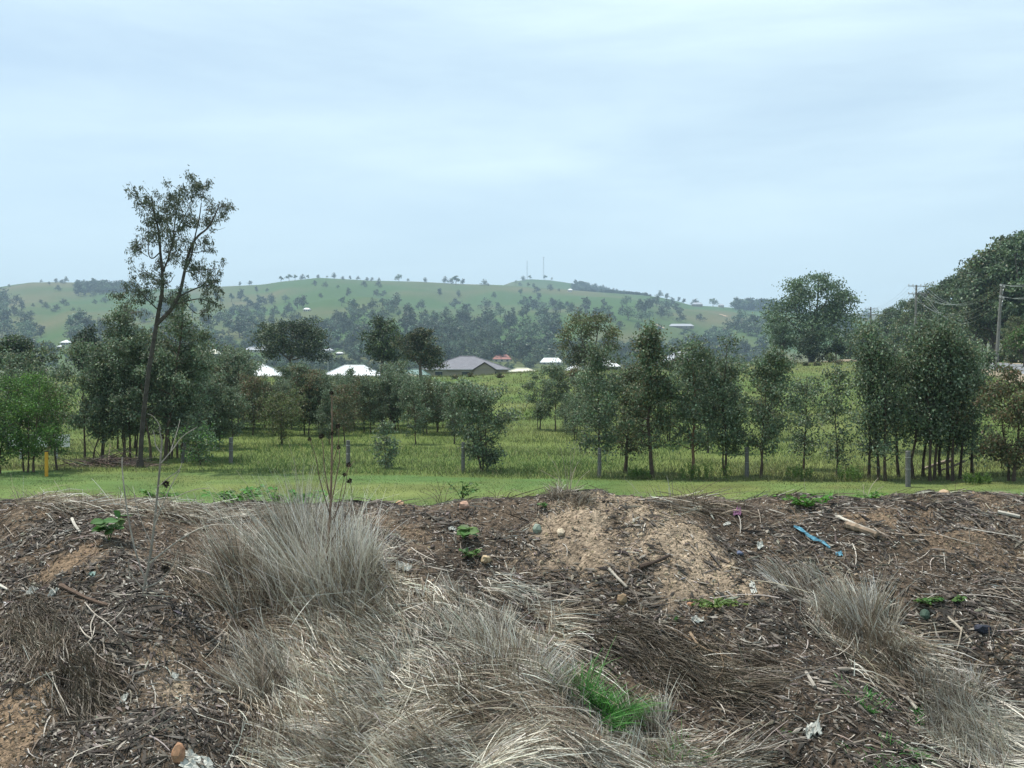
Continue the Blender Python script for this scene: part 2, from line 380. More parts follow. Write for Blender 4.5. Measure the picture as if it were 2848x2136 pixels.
def mound():
    xs = np.linspace(-10.5, 10.5, 760); ys = np.concatenate([np.linspace(2.8, 5.8, 40), np.linspace(5.83, 11.2, 260), np.linspace(11.3, 20.5, 60)])
    Yg, Xg = np.meshgrid(ys, xs, indexing='ij'); Z = M(Xg, Yg)
    V = np.stack([Xg, Yg, Z], -1).reshape(-1, 3); nr, nc = Yg.shape
    i = (np.arange(nr - 1)[:, None] * nc + np.arange(nc - 1)[None]).ravel(); Fc = np.stack([i, i + 1, i + nc + 1, i + nc], 1)
    x, y = V[:, 0], V[:, 1]
    n = np.clip(fbm(x * 1.3, y * 1.3, 4) + .5, 0, 1)[:, None]
    c = np.array([.055, .042, .032]) * (1 - n) + np.array([.135, .10, .07]) * n
    wz = zones(x, y)
    for k in range(3): c = c * (1 - wz[k][:, None]) + ZC3[k] * wz[k][:, None]
    c = c * (1 + .25 * rng.normal(size=(len(c), 1))).clip(.5, 1.6)
    a = Acc(); a.add(V, Fc, c); o = a.build('mulch_mound', MOUNDM, smooth=True)
    tag(o, 'low dumped mound of dark mulch and sandy soil', kind='structure')
mound()
def mnormal(x, y):
    e = .02; zx = (M(x + e, y) - M(x - e, y)) / (2 * e); zy = (M(x, y + e) - M(x, y - e)) / (2 * e)
    return nrm(np.stack([-zx, -zy, np.ones_like(zx)], -1))
def scatter(n, y0=6.2, y1=11.2, power=1.0):
    y = y0 + (y1 - y0) * rng.random(n) ** power; x = U(-1, 1, n) * (y * .74 + .8)
    return x, y
def chips():
    a = Acc(); n = 265000
    x, y = scatter(n); wz = zones(x, y); dens = fbm(x * 1.4 + 4, y * 1.4, 3)
    keep = rng.random(n) > np.clip(wz[0] * .86 + wz[1] * .75 + wz[2] * .35 + .0, 0, 1) + np.clip(-dens * .8, 0, .4)
    x, y = x[keep], y[keep]; n = len(x); N = mnormal(x, y)
    z = M(x, y)
    down = np.array([.45, -.75, 0]); ang = rng.normal(size=n) * .55 + rng.choice([0, 1.2], n, p=[.72, .28]) + rng.choice([0, pi], n)
    ca, sa = np.cos(ang), np.sin(ang)
    d = np.stack([down[0] * ca - down[1] * sa, down[0] * sa + down[1] * ca, rng.normal(size=n) * .28], -1)
    d = d - N * (d * N).sum(-1, keepdims=True) * .75
    L = rng.lognormal(-3.62, .72, n).clip(.006, .26) * np.clip(1 + 1.2 * fbm(x * 1.7 + 80, y * 1.7, 3), .45, 1.7); W = (L * U(.08, .34, n)).clip(.003, .024)
    pal = np.array([[.032, .027, .023], [.072, .060, .050], [.145, .124, .103], [.28, .25, .215], [.43, .40, .355], [.60, .57, .52], [.15, .11, .08]])
    pk = rng.choice(7, n, p=[.29, .25, .17, .13, .09, .025, .045]); pk = np.where((pk >= 4) & (W > .013), 2, pk); pk = np.where(fbm(x * 2.1 + 50, y * 2.1, 3) > rng.normal(size=n) * .5 + .25, np.clip(pk - 1, 0, 6), pk)
    col = jitc(np.ones(3), n, .15, .05) * pal[pk]
    octs(a, np.stack([x, y, z + W * .3 + U(0, .012, n)], -1), d, L, W, W * U(.25, .6, n), col, N, .12)
    o = a.build('mulch', CHIP); tag(o, 'dark and bleached wood chips covering the mound', kind='stuff')
    # pebbles and clods
    a = Acc(); n = 125000; x, y = scatter(n); wz = zones(x, y)
    pr = np.clip(wz[0] * 1.0 + wz[1] * .6 + wz[2] * .45 + .06, 0, 1); k = rng.random(n) < pr; x, y = x[k], y[k]; wz = wz[:, k]; n = len(x)
    r = rng.lognormal(-4.95, .42, n).clip(.004, .035)
    c0 = np.array([.345, .27, .185]); col = np.where((wz[1] > wz[0])[:, None], np.array([.25, .18, .12]), c0); col = np.where((wz.max(0) < .3)[:, None], np.array([.34, .30, .25]), col)
    col = col * jitc(np.ones(3), n, .28, .05)
    octs(a, np.stack([x, y, M(x, y) + r * .3], -1), rng.normal(size=(n, 3)), r * 2.2, r * 1.8, r * 1.4, col, None, .3)
    o = a.build('pebbles', CHIP); tag(o, 'tan gravel and clods of the sandy heaps', kind='stuff')
    # sticks and stalks lying downslope
    a = Acc(); n = 12500; x, y = scatter(n); z = M(x, y); N = mnormal(x, y); wz = zones(x, y); k = rng.random(n) > wz[0] * .93 + wz[1] * .6
    x, y, z, N = x[k], y[k], z[k], N[k]; n = len(x)
    ang = rng.normal(size=n) * .5 + rng.choice([0, 1.0, -1], n, p=[.6, .25, .15]); ca, sa = np.cos(ang), np.sin(ang); down = nrm(np.array([.5, -.8, 0.]))
    d = np.stack([down[0] * ca - down[1] * sa, down[0] * sa + down[1] * ca, np.zeros(n)], -1); d = d - N * (d * N).sum(-1, keepdims=True); d = d + N * U(-.02, .2, n)[:, None]
    L = rng.lognormal(-1.75, .5, n).clip(.06, .6)
    bend = np.cross(N, d) * (rng.normal(size=n) * .35)[:, None] - N * U(.0, .18, n)[:, None]
    pal = np.array([[.06, .045, .035], [.14, .11, .085], [.28, .235, .19], [.42, .38, .33]]); col = jitc(np.ones(3), n, .15, .04) * pal[rng.choice(4, n, p=[.27, .3, .26, .17])]
    blades(a, np.stack([x, y, z + .008], -1), d, bend, L, U(.004, .012, n), col, 4, tip=.5)
    o = a.build('twig_litter', CHIP); tag(o, 'thin dry twigs and stalks lying down the slope', kind='stuff')
chips()

# ------------------------------------------------------------------ dry grass
def straw_cols(n, brown=.3):
    pal = np.array([[.50, .455, .37], [.68, .645, .56], [.29, .235, .17], [.17, .13, .095]])
    p = np.array([.4 * (1 - brown), .6 * (1 - brown), .6 * brown, .4 * brown]); p /= p.sum()
    return jitc(np.ones(3), n, .14, .04) * pal[rng.choice(4, n, p=p)]
def tuft_blades(a, x0, y0, rad, n, h, lean, spread=.35, droop=.35, brown=.3, wd=.005, surf=M, seg=5, green=False, flow=(.35, -.75)):
    """a tussock made of many small leaning bunches, ragged and windswept"""
    droop *= 1 if green else .75; wd *= 1 if green else 1.3; n = int(n * (1 if green else .88)); nc = max(4, n // (28 if green else 55)); th = U(0, 2 * pi, nc); rc = rad * np.sqrt(rng.random(nc)) * 1.15
    cx = np.cos(th) * rc; cyy = np.sin(th) * rc
    if not green: sl = rng.normal(size=nc) * rad * .8; cx = cx * .8 + flow[0] * sl; cyy = cyy * .5 + flow[1] * sl * .8
    ln_c = np.array([lean[0], lean[1], 1.0]) + np.stack([cx / rad * spread * .55 + rng.normal(size=nc) * .25, cyy / rad * spread * .3 + rng.normal(size=nc) * .22, np.zeros(nc)], -1)
    hc = h * (.35 + .75 * rng.random(nc) ** 1.4) * (1 - .25 * np.clip(rc / rad, 0, 1)); tone = U(.7, 1.25, nc); bc = np.clip(brown + rng.normal(size=nc) * .35, 0, 1)
    wgt = U(.2, 1.8, nc); ci = rng.choice(nc, n, p=wgt / wgt.sum()); r2 = rad * .16
    x = x0 + cx[ci] + rng.normal(size=n) * r2; y = y0 + cyy[ci] + rng.normal(size=n) * r2 * .8
    root = np.stack([x, y, surf(x, y) - .01], -1); d = ln_c[ci] + rng.normal(size=(n, 3)) * .16
    st = rng.random(n) < .14; d = np.where(st[:, None], d + rng.normal(size=(n, 3)) * .7, d); d[:, 2] = np.abs(d[:, 2])
    L = hc[ci] * U(.45, 1.15, n); hor = nrm(d * np.array([1, 1, 0]) + 1e-4)
    bend = hor * (droop * U(.2, 1.5, n))[:, None] * .8 + np.array([0, 0, -1.]) * (droop * U(.2, 1.5, n))[:, None] + rng.normal(size=(n, 3)) * np.array([.08, .08, .02])
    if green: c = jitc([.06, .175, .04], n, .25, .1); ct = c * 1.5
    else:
        c1 = straw_cols(n, .1); c2 = straw_cols(n, .92); c = np.where((rng.random(n) < bc[ci])[:, None], c2, c1) * tone[ci][:, None]; ct = np.clip(c * 1.15, 0, .75); c = c * .62  # shade at the tussock base put into the blade colour, paler towards the tip
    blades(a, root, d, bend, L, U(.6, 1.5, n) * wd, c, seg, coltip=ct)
def tuft_obj(name, label, cat, px, py, rad, n, h, lean, group=None, **kw):
    x, y, z = mp(px, py); a = Acc(); tuft_blades(a, x, y, rad, n, h, lean, **kw)
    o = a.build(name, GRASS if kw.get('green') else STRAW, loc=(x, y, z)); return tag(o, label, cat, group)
G = 'dry grass tussocks on the mound'
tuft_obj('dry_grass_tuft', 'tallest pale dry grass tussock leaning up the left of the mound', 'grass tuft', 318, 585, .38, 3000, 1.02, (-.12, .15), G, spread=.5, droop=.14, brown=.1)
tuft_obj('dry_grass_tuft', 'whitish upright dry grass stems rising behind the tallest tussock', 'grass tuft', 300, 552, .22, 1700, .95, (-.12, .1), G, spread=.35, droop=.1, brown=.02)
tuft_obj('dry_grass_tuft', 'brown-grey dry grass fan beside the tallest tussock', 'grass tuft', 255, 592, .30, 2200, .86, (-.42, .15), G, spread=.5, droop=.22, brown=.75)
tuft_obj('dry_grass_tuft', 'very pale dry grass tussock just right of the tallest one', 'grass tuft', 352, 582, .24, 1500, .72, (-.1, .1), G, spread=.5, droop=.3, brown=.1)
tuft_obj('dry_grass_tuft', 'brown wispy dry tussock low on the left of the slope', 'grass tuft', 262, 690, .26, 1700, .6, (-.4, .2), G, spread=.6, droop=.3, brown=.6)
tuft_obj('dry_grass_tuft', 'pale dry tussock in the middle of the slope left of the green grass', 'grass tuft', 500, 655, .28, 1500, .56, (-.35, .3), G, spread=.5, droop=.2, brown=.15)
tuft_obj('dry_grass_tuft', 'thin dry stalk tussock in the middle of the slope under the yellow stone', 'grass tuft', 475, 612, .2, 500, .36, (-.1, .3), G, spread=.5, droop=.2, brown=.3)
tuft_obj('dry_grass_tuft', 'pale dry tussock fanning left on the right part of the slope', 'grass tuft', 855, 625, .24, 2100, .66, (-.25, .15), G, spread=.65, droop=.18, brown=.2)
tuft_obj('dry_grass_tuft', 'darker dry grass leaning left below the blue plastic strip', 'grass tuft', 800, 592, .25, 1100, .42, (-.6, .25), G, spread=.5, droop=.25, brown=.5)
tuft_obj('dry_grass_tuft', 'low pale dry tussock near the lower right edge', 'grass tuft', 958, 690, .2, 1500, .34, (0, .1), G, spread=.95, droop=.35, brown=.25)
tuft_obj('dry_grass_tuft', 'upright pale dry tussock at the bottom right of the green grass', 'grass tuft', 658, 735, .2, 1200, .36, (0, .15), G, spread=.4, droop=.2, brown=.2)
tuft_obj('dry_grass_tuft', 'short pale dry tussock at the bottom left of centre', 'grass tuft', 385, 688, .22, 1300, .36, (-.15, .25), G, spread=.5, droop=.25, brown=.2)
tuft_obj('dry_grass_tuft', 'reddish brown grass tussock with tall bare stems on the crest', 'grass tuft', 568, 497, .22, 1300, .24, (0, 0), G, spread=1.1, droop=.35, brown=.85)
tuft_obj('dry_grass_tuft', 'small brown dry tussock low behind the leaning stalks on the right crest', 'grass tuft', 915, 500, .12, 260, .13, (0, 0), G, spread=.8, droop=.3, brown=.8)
def mat_grass():
    """flattened grass flowing down the slope"""
    a = Acc()
    strips = [((300, 585), (570, 735), 72, 21000, .45), ((230, 640), (420, 765), 60, 10500, .55), ((360, 585), (520, 680), 44, 7500, .15),
              ((560, 750), (740, 772), 26, 3000, .3), ((815, 605), (985, 735), 30, 6500, .35), ((930, 720), (1010, 768), 45, 6000, .4), ((250, 740), (520, 770), 45, 8000, .3),
              ((470, 600), (560, 640), 35, 2500, .6), ((15, 620), (100, 690), 45, 5200, 2.2), ((180, 560), (300, 600), 30, 3500, .7), ((860, 640), (920, 660), 18, 900, .5),
              ((600, 640), (760, 690), 42, 4200, 2.2), ((650, 500), (720, 512), 10, 500, .8), ((20, 500), (280, 520), 14, 1600, .6)]
    for (p0, p1, wdt, n, br) in strips:
        t = rng.random(n); o = rng.normal(size=n) * wdt * .45
        qx = p0[0] + (p1[0] - p0[0]) * t - o * .35 + rng.normal(size=n) * 6; qy = p0[1] + (p1[1] - p0[1]) * t + o * .75
        # clumped in world space by noise
        gx = np.linspace(qx.min(), qx.max(), 22); gy = np.linspace(max(qy.min(), 500), min(qy.max(), 800), 22)
        GX, GY = np.meshgrid(gx, gy); W_ = np.array([mp(u, v) for u, v in zip(GX.ravel(), GY.ravel())]).reshape(22, 22, 3)
        fx = np.clip((qx - gx[0]) / (gx[-1] - gx[0]) * 21, 0, 20.999); fy = np.clip((qy - gy[0]) / (gy[-1] - gy[0]) * 21, 0, 20.999)
        ix, iy = fx.astype(int), fy.astype(int); fx -= ix; fy -= iy; fx, fy = fx[:, None], fy[:, None]
        P = (W_[iy, ix] * (1 - fx) + W_[iy, ix + 1] * fx) * (1 - fy) + (W_[iy + 1, ix] * (1 - fx) + W_[iy + 1, ix + 1] * fx) * fy
        x, y = P[:, 0], P[:, 1]
        k = fbm(x * 2.3, y * 2.3, 3) > -.28; x, y = x[k], y[k]; n = len(x)
        a0 = mp(*p0); a1 = mp(*p1); fl = nrm(np.array([a1[0] - a0[0], a1[1] - a0[1], 0.]))
        sw = fbm(x * 1.1 + 7, y * 1.1, 3) * 1.2 + rng.normal(size=n) * .3 + .1
        ca, sa = np.cos(sw), np.sin(sw); N = mnormal(x, y)
        d = np.stack([fl[0] * ca - fl[1] * sa, fl[0] * sa + fl[1] * ca, np.zeros(n)], -1); d = d - N * (d * N).sum(-1, keepdims=True)
        lift = np.clip(.18 + fbm(x * 2.0, y * 2.0 + 30, 3) * .6, .03, .6) + U(0, .16, n)
        # about a quarter of the stems stand up out of the mat and lean back uphill
        up = rng.random(n) < .2 * (1 + 2 * fbm(x * 1.7 + 40, y * 1.7, 2))
        d = np.where(up[:, None], -d * .35 + N * .9 + rng.normal(size=(n, 3)) * .2, d + N * lift[:, None])
        bend = np.where(up[:, None], -N * U(.05, .3, n)[:, None], -N * (lift * U(.6, 1.0, n))[:, None] + np.cross(N, d) * (rng.normal(size=n) * .10)[:, None])
        L = rng.lognormal(-1.45, .35, n).clip(.08, .55) * np.where(up, .6, 1)
        brn = np.clip(br + fbm(x * 1.5 + 11, y * 1.5, 3) * 1.1, 0, 1)
        c1 = straw_cols(n, .12); c2 = straw_cols(n, .95); c = np.where((rng.random(n) < brn)[:, None], c2, c1) * np.clip(1 + 1.1 * fbm(x * 3.5, y * 3.5, 2), .55, 1.4)[:, None]
        if br > 2: c = c * .5; L = L * .8
        hgt = U(0, .05, n) * (1 - min(br, 1) * .3)
        blades(a, np.stack([x, y, M(x, y) + hgt], -1), d, bend, L, U(.004, .0085, n), c, 3, tip=.45)
    o = a.build('dry_grass', STRAW); tag(o, 'matted straw coloured dead grass flowing down the mound', kind='stuff')
mat_grass()
G2 = 'green grass tufts on the mound'
for (px, py, rad, n, h, lab) in [
 (590, 706, .21, 1000, .46, 'largest bright green grass tuft, growing in the dry grass at the centre bottom'),
 (622, 722, .2, 520, .24, 'green grass spreading low to the right of the largest green tuft'),
 (672, 764, .14, 420, .26, 'green grass tuft at the bottom edge below the upright dry tussock'),
 (862, 697, .16, 260, .13, 'sparse green grass tuft in mulch on the lower right slope'),
 (922, 722, .1, 170, .15, 'thin green grass tuft between the dry grass and the bottom right weeds'),
 (905, 764, .32, 650, .12, 'wide low green grass patch at the bottom right edge'),
 (760, 765, .2, 110, .08, 'faint short green grass at the bottom edge right of centre'),
 (1012, 493, .22, 260, .14, 'green grass tuft on the crest at the right edge'),
 (673, 618, .04, 40, .09, 'small pale green spiky rosette beside the green mat')]:
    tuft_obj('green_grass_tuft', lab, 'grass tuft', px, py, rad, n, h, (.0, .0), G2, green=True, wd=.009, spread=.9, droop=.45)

# ------------------------------------------------------------------ broad-leaved weeds
def weed(px, py, h, w_, n, lf, label, col=(.085, .165, .045), name='green_weed', lie=False):
    x, y, z = mp(px, py); e = empty(name, (x, y, z), label, 'weed', 'green weeds on the mound')
    st = Acc(); lv = Acc(); ns = max(2, n // 9)
    for i in range(ns):
        a_ = U(0, 2 * pi); l = U(.3, 1) * w_; top = np.array([math.cos(a_) * l, math.sin(a_) * l * .7, h * U(.55, 1)])
        pts = np.array([top * t * np.array([1, 1, 1.0]) * 1.0 + np.array([0, 0, .03 * math.sin(t * pi)]) for t in np.linspace(0, 1, 4)])
        tube(st, pts, [.005, .004, .003, .002], (.12, .2, .05), 4)
        m = n // ns; tt = U(.3, 1.05, m)[:, None]; p = top * tt
        ax = np.stack([rng.normal(size=m), rng.normal(size=m), U(-.1, .5, m)], -1)
        leaf6(lv, p, ax, lf * U(.6, 1.2, m), col)
    st.build('stem', GRASS, e); lv.build('leaves', GRASS, e)
def leaf6(acc, pos, axis, ln, col):
    n = len(pos); axis = nrm(axis); up = nrm(np.array([0, -.3, 1.]) + rng.normal(size=(n, 3)) * .35); side = nrm(np.cross(axis, up)); nor = np.cross(side, axis)
    ln = ln[:, None]
    pr = [(0, 0.02), (.25, .3), (.55, .36), (.82, .2), (1.0, .02)]
    vs = []
    for t, wv in pr:
        c = pos + axis * ln * t - nor * ln * .18 * t * t
        vs += [c - side * ln * wv + nor * ln * .06, c, c + side * ln * wv + nor * ln * .06]
    V = np.stack(vs, 1).reshape(-1, 3)
    q = []
    for k in range(4): q += [[3 * k, 3 * k + 1, 3 * k + 4, 3 * k + 3], [3 * k + 1, 3 * k + 2, 3 * k + 5, 3 * k + 4]]
    Fc = (np.arange(n)[:, None, None] * 15 + np.array(q)[None]).reshape(-1, 4)
    acc.add(V, Fc, np.repeat(jitc(col, n, .2, .08), 15, 0))
weed(109, 541, .26, .13, 26, .12, 'bright green broad-leaved weed on the left of the mound')
weed(463, 541, .17, .14, 16, .11, 'bright green weed with a few large leaves above the yellow stone')
weed(471, 558, .09, .13, 34, .055, 'low green seedling weed right below the large-leaved one')
weed(462, 500, .17, .16, 60, .05, 'bushy green weed on the crest left of centre')
weed(806, 508, .12, .30, 150, .045, 'leafy green weed mat on the right crest', (.09, .24, .03))
weed(715, 607, .05, .30, 220, .03, 'flat yellow-green creeping weed mat on the mulch', (.12, .19, .035))
weed(923, 604, .05, .17, 80, .04, 'small green weed patch on the right slope left of its twin')
weed(958, 602, .04, .10, 40, .035, 'smallest green weed patch on the right slope')
weed(235, 498, .14, .40, 150, .06, 'leafy green weeds along the crest behind the tall dry grass', (.08, .22, .035))
weed(290, 497, .16, .40, 170, .06, 'green weeds on the crest directly behind the tallest dry tussock', (.08, .22, .035))
weed(160, 500, .10, .35, 90, .05, 'low green weeds on the crest behind the dead stalk plant', (.09, .22, .035))
weed(545, 508, .05, .10, 40, .03, 'tiny green weed at the edge of the sandy heap')
weed(870, 500, .08, .2, 60, .045, 'green weed on the crest between the fence post and the tree clump', (.09, .24, .03))

# ------------------------------------------------------------------ dead stalk plants on the mound
def pl(px_list, Y, jit=.0): return np.array([at(a, b, Y + jit * i) for i, (a, b) in enumerate(px_list)])
def smooth(P, k=3):
    P = np.asarray(P, float)
    for _ in range(k if len(P) > 2 else 0):
        Q = [P[0]]
        for i in range(len(P) - 1): Q += [P[i] * .75 + P[i + 1] * .25, P[i] * .25 + P[i + 1] * .75]
        Q.append(P[-1]); P = np.array(Q)
        if len(P) > 24: break
    return P
def stalk_plant(label, base, curves, heads, rb, col, colh=(.05, .04, .03)):
    x, y, z = mp(*base); e = empty('dead_stalk_plant', (x, y, z), label, 'dead plant', 'dead weeds standing on the mound')
    for i, (c, r0, r1, dy) in enumerate(curves):
        r0 *= 1.35; r1 *= 1.6; P = smooth(np.array([at(a, b, y + dy * j / max(1, len(c) - 1)) for j, (a, b) in enumerate(c)]), 2) - np.array([x, y, z])
        if i == 0: P[0, 2] -= .05
        a = Acc(); tube(a, P, np.linspace(r0, r1, len(P)), np.array(col) * U(.8, 1.2), 5); a.build('stem' if i == 0 else 'branch', BARK, e)
    for (hx, hy, r, dy) in heads:
        p = np.array(at(hx, hy, y + dy)) - np.array([x, y, z]); a = Acc(); n = 70
        d = nrm(rng.normal(size=(n, 3))); leaves(a, np.repeat(p[None], n, 0) + d * r * .25, d, r * U(.6, 1.1, n), r * .5, jitc(colh, n, .3)); a.build('seed_head', CHIP, e)
stalk_plant('leafless forked grey stalk plant standing left on the mound', (143, 594), [
 ([(143, 594), (150, 558), (154, 527), (158, 487), (161, 454), (162, 438)], .009, .004, .05),
 ([(150, 563), (181, 538), (208, 524), (235, 525)], .006, .002, -.1), ([(161, 463), (173, 449), (182, 436), (197, 427)], .004, .002, .1),
 ([(161, 453), (155, 445), (155, 438), (153, 430)], .004, .002, 0), ([(161, 430), (158, 422), (152, 415), (147.5, 414)], .003, .0015, 0),
 ([(147, 585), (135, 552), (127, 512), (122, 470), (122, 457)], .006, .0025, .1), ([(162, 441), (160, 433), (159, 427)], .004, .002, 0),
 ([(145, 588), (160, 582), (172, 568), (178, 550)], .005, .002, -.1), ([(145, 590), (130, 575), (128, 560)], .005, .002, -.1),
 ([(154, 527), (164, 500), (172, 484), (180, 470)], .004, .0015, .1), ([(152, 545), (140, 520), (134, 495)], .004, .0015, .1),
 ([(158, 487), (168, 478), (180, 470), (182, 462)], .003, .0012, 0), ([(155, 515), (175, 497), (195, 489), (210, 488)], .003, .0012, .05),
 ([(171, 450), (177, 432), (180, 420)], .003, .0012, .1)],
 [(166, 484, .03, .02), (165, 569, .035, -.1), (162, 437, .02, .05)], .01, (.30, .265, .23))
def z2(zx, zy): return (230.1 + zx * .156, 251.7 + zy * .156)
hd = [(655, 1165), (585, 1185), (695, 1255), (760, 1365), (735, 1430), (768, 1470), (650, 905), (690, 1118), (510, 1200)]
stalk_plant('tall brown stalk plant with dark round seed heads left of centre', (325, 586), [
 ([(325, 586), (328, 545), (331, 500), z2(652, 1350), z2(655, 1165), z2(652, 905)], .010, .003, .05),
 ([(330, 515), z2(570, 1450), z2(555, 1330), z2(510, 1200)], .004, .0015, 0), ([(331, 502), z2(600, 1380), z2(600, 1280), z2(585, 1185)], .004, .0015, .05),
 ([(331, 505), z2(690, 1400), z2(705, 1320), z2(695, 1255)], .004, .0015, 0), ([(332, 520), z2(735, 1560), z2(745, 1450), z2(760, 1365)], .003, .0012, -.05),
 ([(332, 530), z2(700, 1600), z2(720, 1500), z2(735, 1430)], .003, .0012, .05), ([(329, 545), z2(775, 1640), z2(785, 1550), z2(768, 1470)], .003, .0012, 0),
 ([(331, 470), z2(690, 1250), z2(700, 1180), z2(690, 1118)], .003, .0012, 0), ([z2(735, 1430), z2(770, 1370), z2(800, 1340)], .002, .001, 0),
 ([(330, 500), z2(620, 1500), z2(590, 1430)], .003, .0012, 0)],
 [(*z2(a, b), .024 if k % 2 else .018, .03) for k, (a, b) in enumerate(hd)], .01, (.17, .115, .085))
def crest_stems():
    a = Acc(); n = 1500; x = U(-6.5, 6.5, n); y = YC + rng.normal(size=n) * .22 + .05; k = rng.random(n) < np.clip(.35 + 1.6 * fbm(x * 1.1, y * .5, 3), .03, 1); x, y = x[k], y[k]; n = len(x)
    d = np.stack([rng.normal(size=n) * .7, rng.normal(size=n) * .4, np.ones(n)], -1); pal = np.array([[.12, .09, .07], [.3, .25, .19], [.07, .05, .04]])
    blades(a, np.stack([x, y, M(x, y) - .01], -1), d, rng.normal(size=(n, 3)) * .25, U(.04, .26, n) * rng.random(n) ** .6, U(.003, .006, n), jitc(np.ones(3), n, .2) * pal[rng.integers(0, 3, n)], 4, tip=.4)
    tag(a.build('dead_stems', CHIP), 'thin dead weed stems sticking up along the crest of the mound', kind='stuff')
crest_stems()
for (lab, base, tops, r) in [
 ('tall pale bare grass stems rising from the crest tussock', (568, 494), [(547, 452), (553, 470), (560, 447), (566, 455), (571, 444), (578, 462), (586, 452), (590, 470), (575, 450), (540, 470)], .0035),
 ('pale bare grass stems standing left of the tallest dry tussock', (262, 520), [(229, 488), (236, 470), (246, 483), (258, 476), (250, 500), (240, 490)], .003),
 ('pale bare grass stems rising out of the tallest dry tussock', (300, 520), [(274, 468), (283, 472), (294, 455), (302, 480), (310, 478), (288, 440), (270, 490)], .003),
 ('thin brown stems left of the green crest weed', (440, 500), [(430, 484), (436, 478), (446, 482), (424, 488), (452, 484), (419, 491)], .003),
 ('dark arching twigs on the crest right of the sandy heap', (690, 503), [(672, 488), (705, 484), (720, 480), (730, 487), (712, 492), (742, 492), (660, 492)], .004),
 ('leaning pale stems on the crest in front of the tree clump', (868, 500), [(863, 484), (878, 478), (857, 489), (884, 486)], .004),
 ('short dark stems on the crest between the sandy heap and the left weeds', (500, 497), [(493, 488), (505, 485), (512, 490), (485, 490), (520, 489)], .003),
 ('thin bare stems on the crest near the right edge', (950, 497), [(942, 484), (957, 482), (966, 488), (975, 486)], .003)]:
    x, y, z = mp(*base); e = empty('bare_stem_clump', (x, y, z), lab, 'dead stems', 'dead weeds standing on the mound')
    for t_ in tops:
        p1 = np.array(at(t_[0], t_[1], y + U(-.1, .1))) - np.array([x, y, z]); p0 = np.array([U(-.05, .05), 0, -.03])
        mid = (p0 + p1) / 2 + np.array([p1[0] * -.18, 0, .03]); a = Acc()
        tube(a, smooth([p0, mid, p1], 2), np.linspace(r, r * .35, len(smooth([p0, mid, p1], 2))), (.36, .31, .24) if 'pale' in lab else (.14, .10, .08), 4); a.build('stem', BARK, e)

# ------------------------------------------------------------------ litter, stones and wood on the mound
def rock(px, py, r, label, col, sq=(1, .8, .65), name='stone', cat='stone', jag=.16):
    import bmesh
    x, y, z = mp(px, py); bm = bmesh.new(); bmesh.ops.create_icosphere(bm, subdivisions=2, radius=r)
    V = np.array([v.co[:] for v in bm.verts]); Fc = np.array([[v.index for v in f.verts] for f in bm.faces]); bm.free()
    V = V * (1 + rng.normal(size=(len(V), 1)) * jag * .5) * np.array(sq); V = V + rng.normal(size=V.shape) * r * jag * .2
    a = Acc(); a.add(V, Fc, jitc(col, len(V), .1, .03)); o = a.build(name, CHIP, smooth=False); o.location = (x, y, z + r * sq[2] * .45); o.rotation_euler = (U(-.3, .3), U(-.3, .3), U(0, 3))
    return tag(o, label, cat)
rock(561, 534, .05, 'smooth pale oval stone on the sandy heap', (.42, .35, .26), (1.3, .8, .6))
rock(486, 562, .055, 'yellowish angular stone below the green weeds', (.42, .32, .2), (1.3, .8, .7))
rock(464, 508, .05, 'squarish pink-brown brick chunk near the crest', (.42, .26, .19), (1, .8, .9), 'brick_chunk', 'brick')
rock(400, 504, .05, 'orange stone near the crest behind the dry stalks', (.36, .23, .14), (1.3, .8, .6))
rock(537, 532, .045, 'grey-green rock standing in the sand', (.23, .27, .22), (.9, .8, 1.1))
rock(622, 603, .05, 'ochre rock by the bleached stick in the mulch', (.26, .18, .11), (.9, .8, 1.1))
rock(178, 760, .055, 'red-brown stone beside the white rag at the bottom left', (.36, .2, .12), (.8, .7, 1.3))
rock(944, 494, .05, 'brown stone on the crest before the tree clump', (.4, .28, .18), (1.3, .8, .7))
rock(696, 511, .05, 'whitish stone on the crest beside the pink rag', (.55, .5, .4), (1.5, .8, .6))
rock(606, 765, .06, 'tan stone at the bottom edge below the torn paper', (.55, .43, .28), (1.5, .9, .5))
rock(925, 619, .04, 'dark green bottle-like lump on the right slope', (.05, .08, .06), (.9, .8, 1.1), 'bottle_piece', 'litter')
rock(739, 555, .035, 'blue-grey lump at the edge of the sand', (.10, .12, .18), (1.5, .9, .7), 'plastic_lump', 'litter')
rock(690, 606, .03, 'small orange stone in the green mat', (.34, .18, .1))
rock(982, 632, .06, 'black crumpled bag lump near the right edge', (.025, .028, .04), (1.1, .8, .7), 'black_bag_scrap', 'litter')
rock(825, 624, .02, 'small dark blue bottle cap in the dry grass', (.06, .08, .22), (1.2, 1, .6), 'plastic_bit', 'litter', .04)
def stick(pts, r0, r1, label, col, name='stick', cat='stick', dz=.02, br=()):
    P = np.array([np.array(mp(*p)) + np.array([0, 0, dz]) for p in pts]); o0 = P[0].copy(); P = smooth(P - o0, 2)
    a = Acc(); rr = np.linspace(r0, r1, len(P)) * (1 + .15 * rng.normal(size=len(P))); tube(a, P, rr, jitc(col, 7 * len(P), .12, .03)[:7 * len(P)], 7) if False else tube(a, P, rr, col, 7)
    for b in br:
        Q = np.array([np.array(mp(*p)) + np.array([0, 0, dz + .02]) for p in b]) - o0; Q = smooth(Q, 2); tube(a, Q, np.linspace(r1 * .9, r1 * .3, len(Q)), col, 5)
    o = a.build(name, BARK); o.location = o0; return tag(o, label, cat)
stick([(846, 528), (862, 533), (878, 539)], .035, .028, 'thick weathered log lying under the right crest', (.24, .18, .13), 'log', 'log', .03)
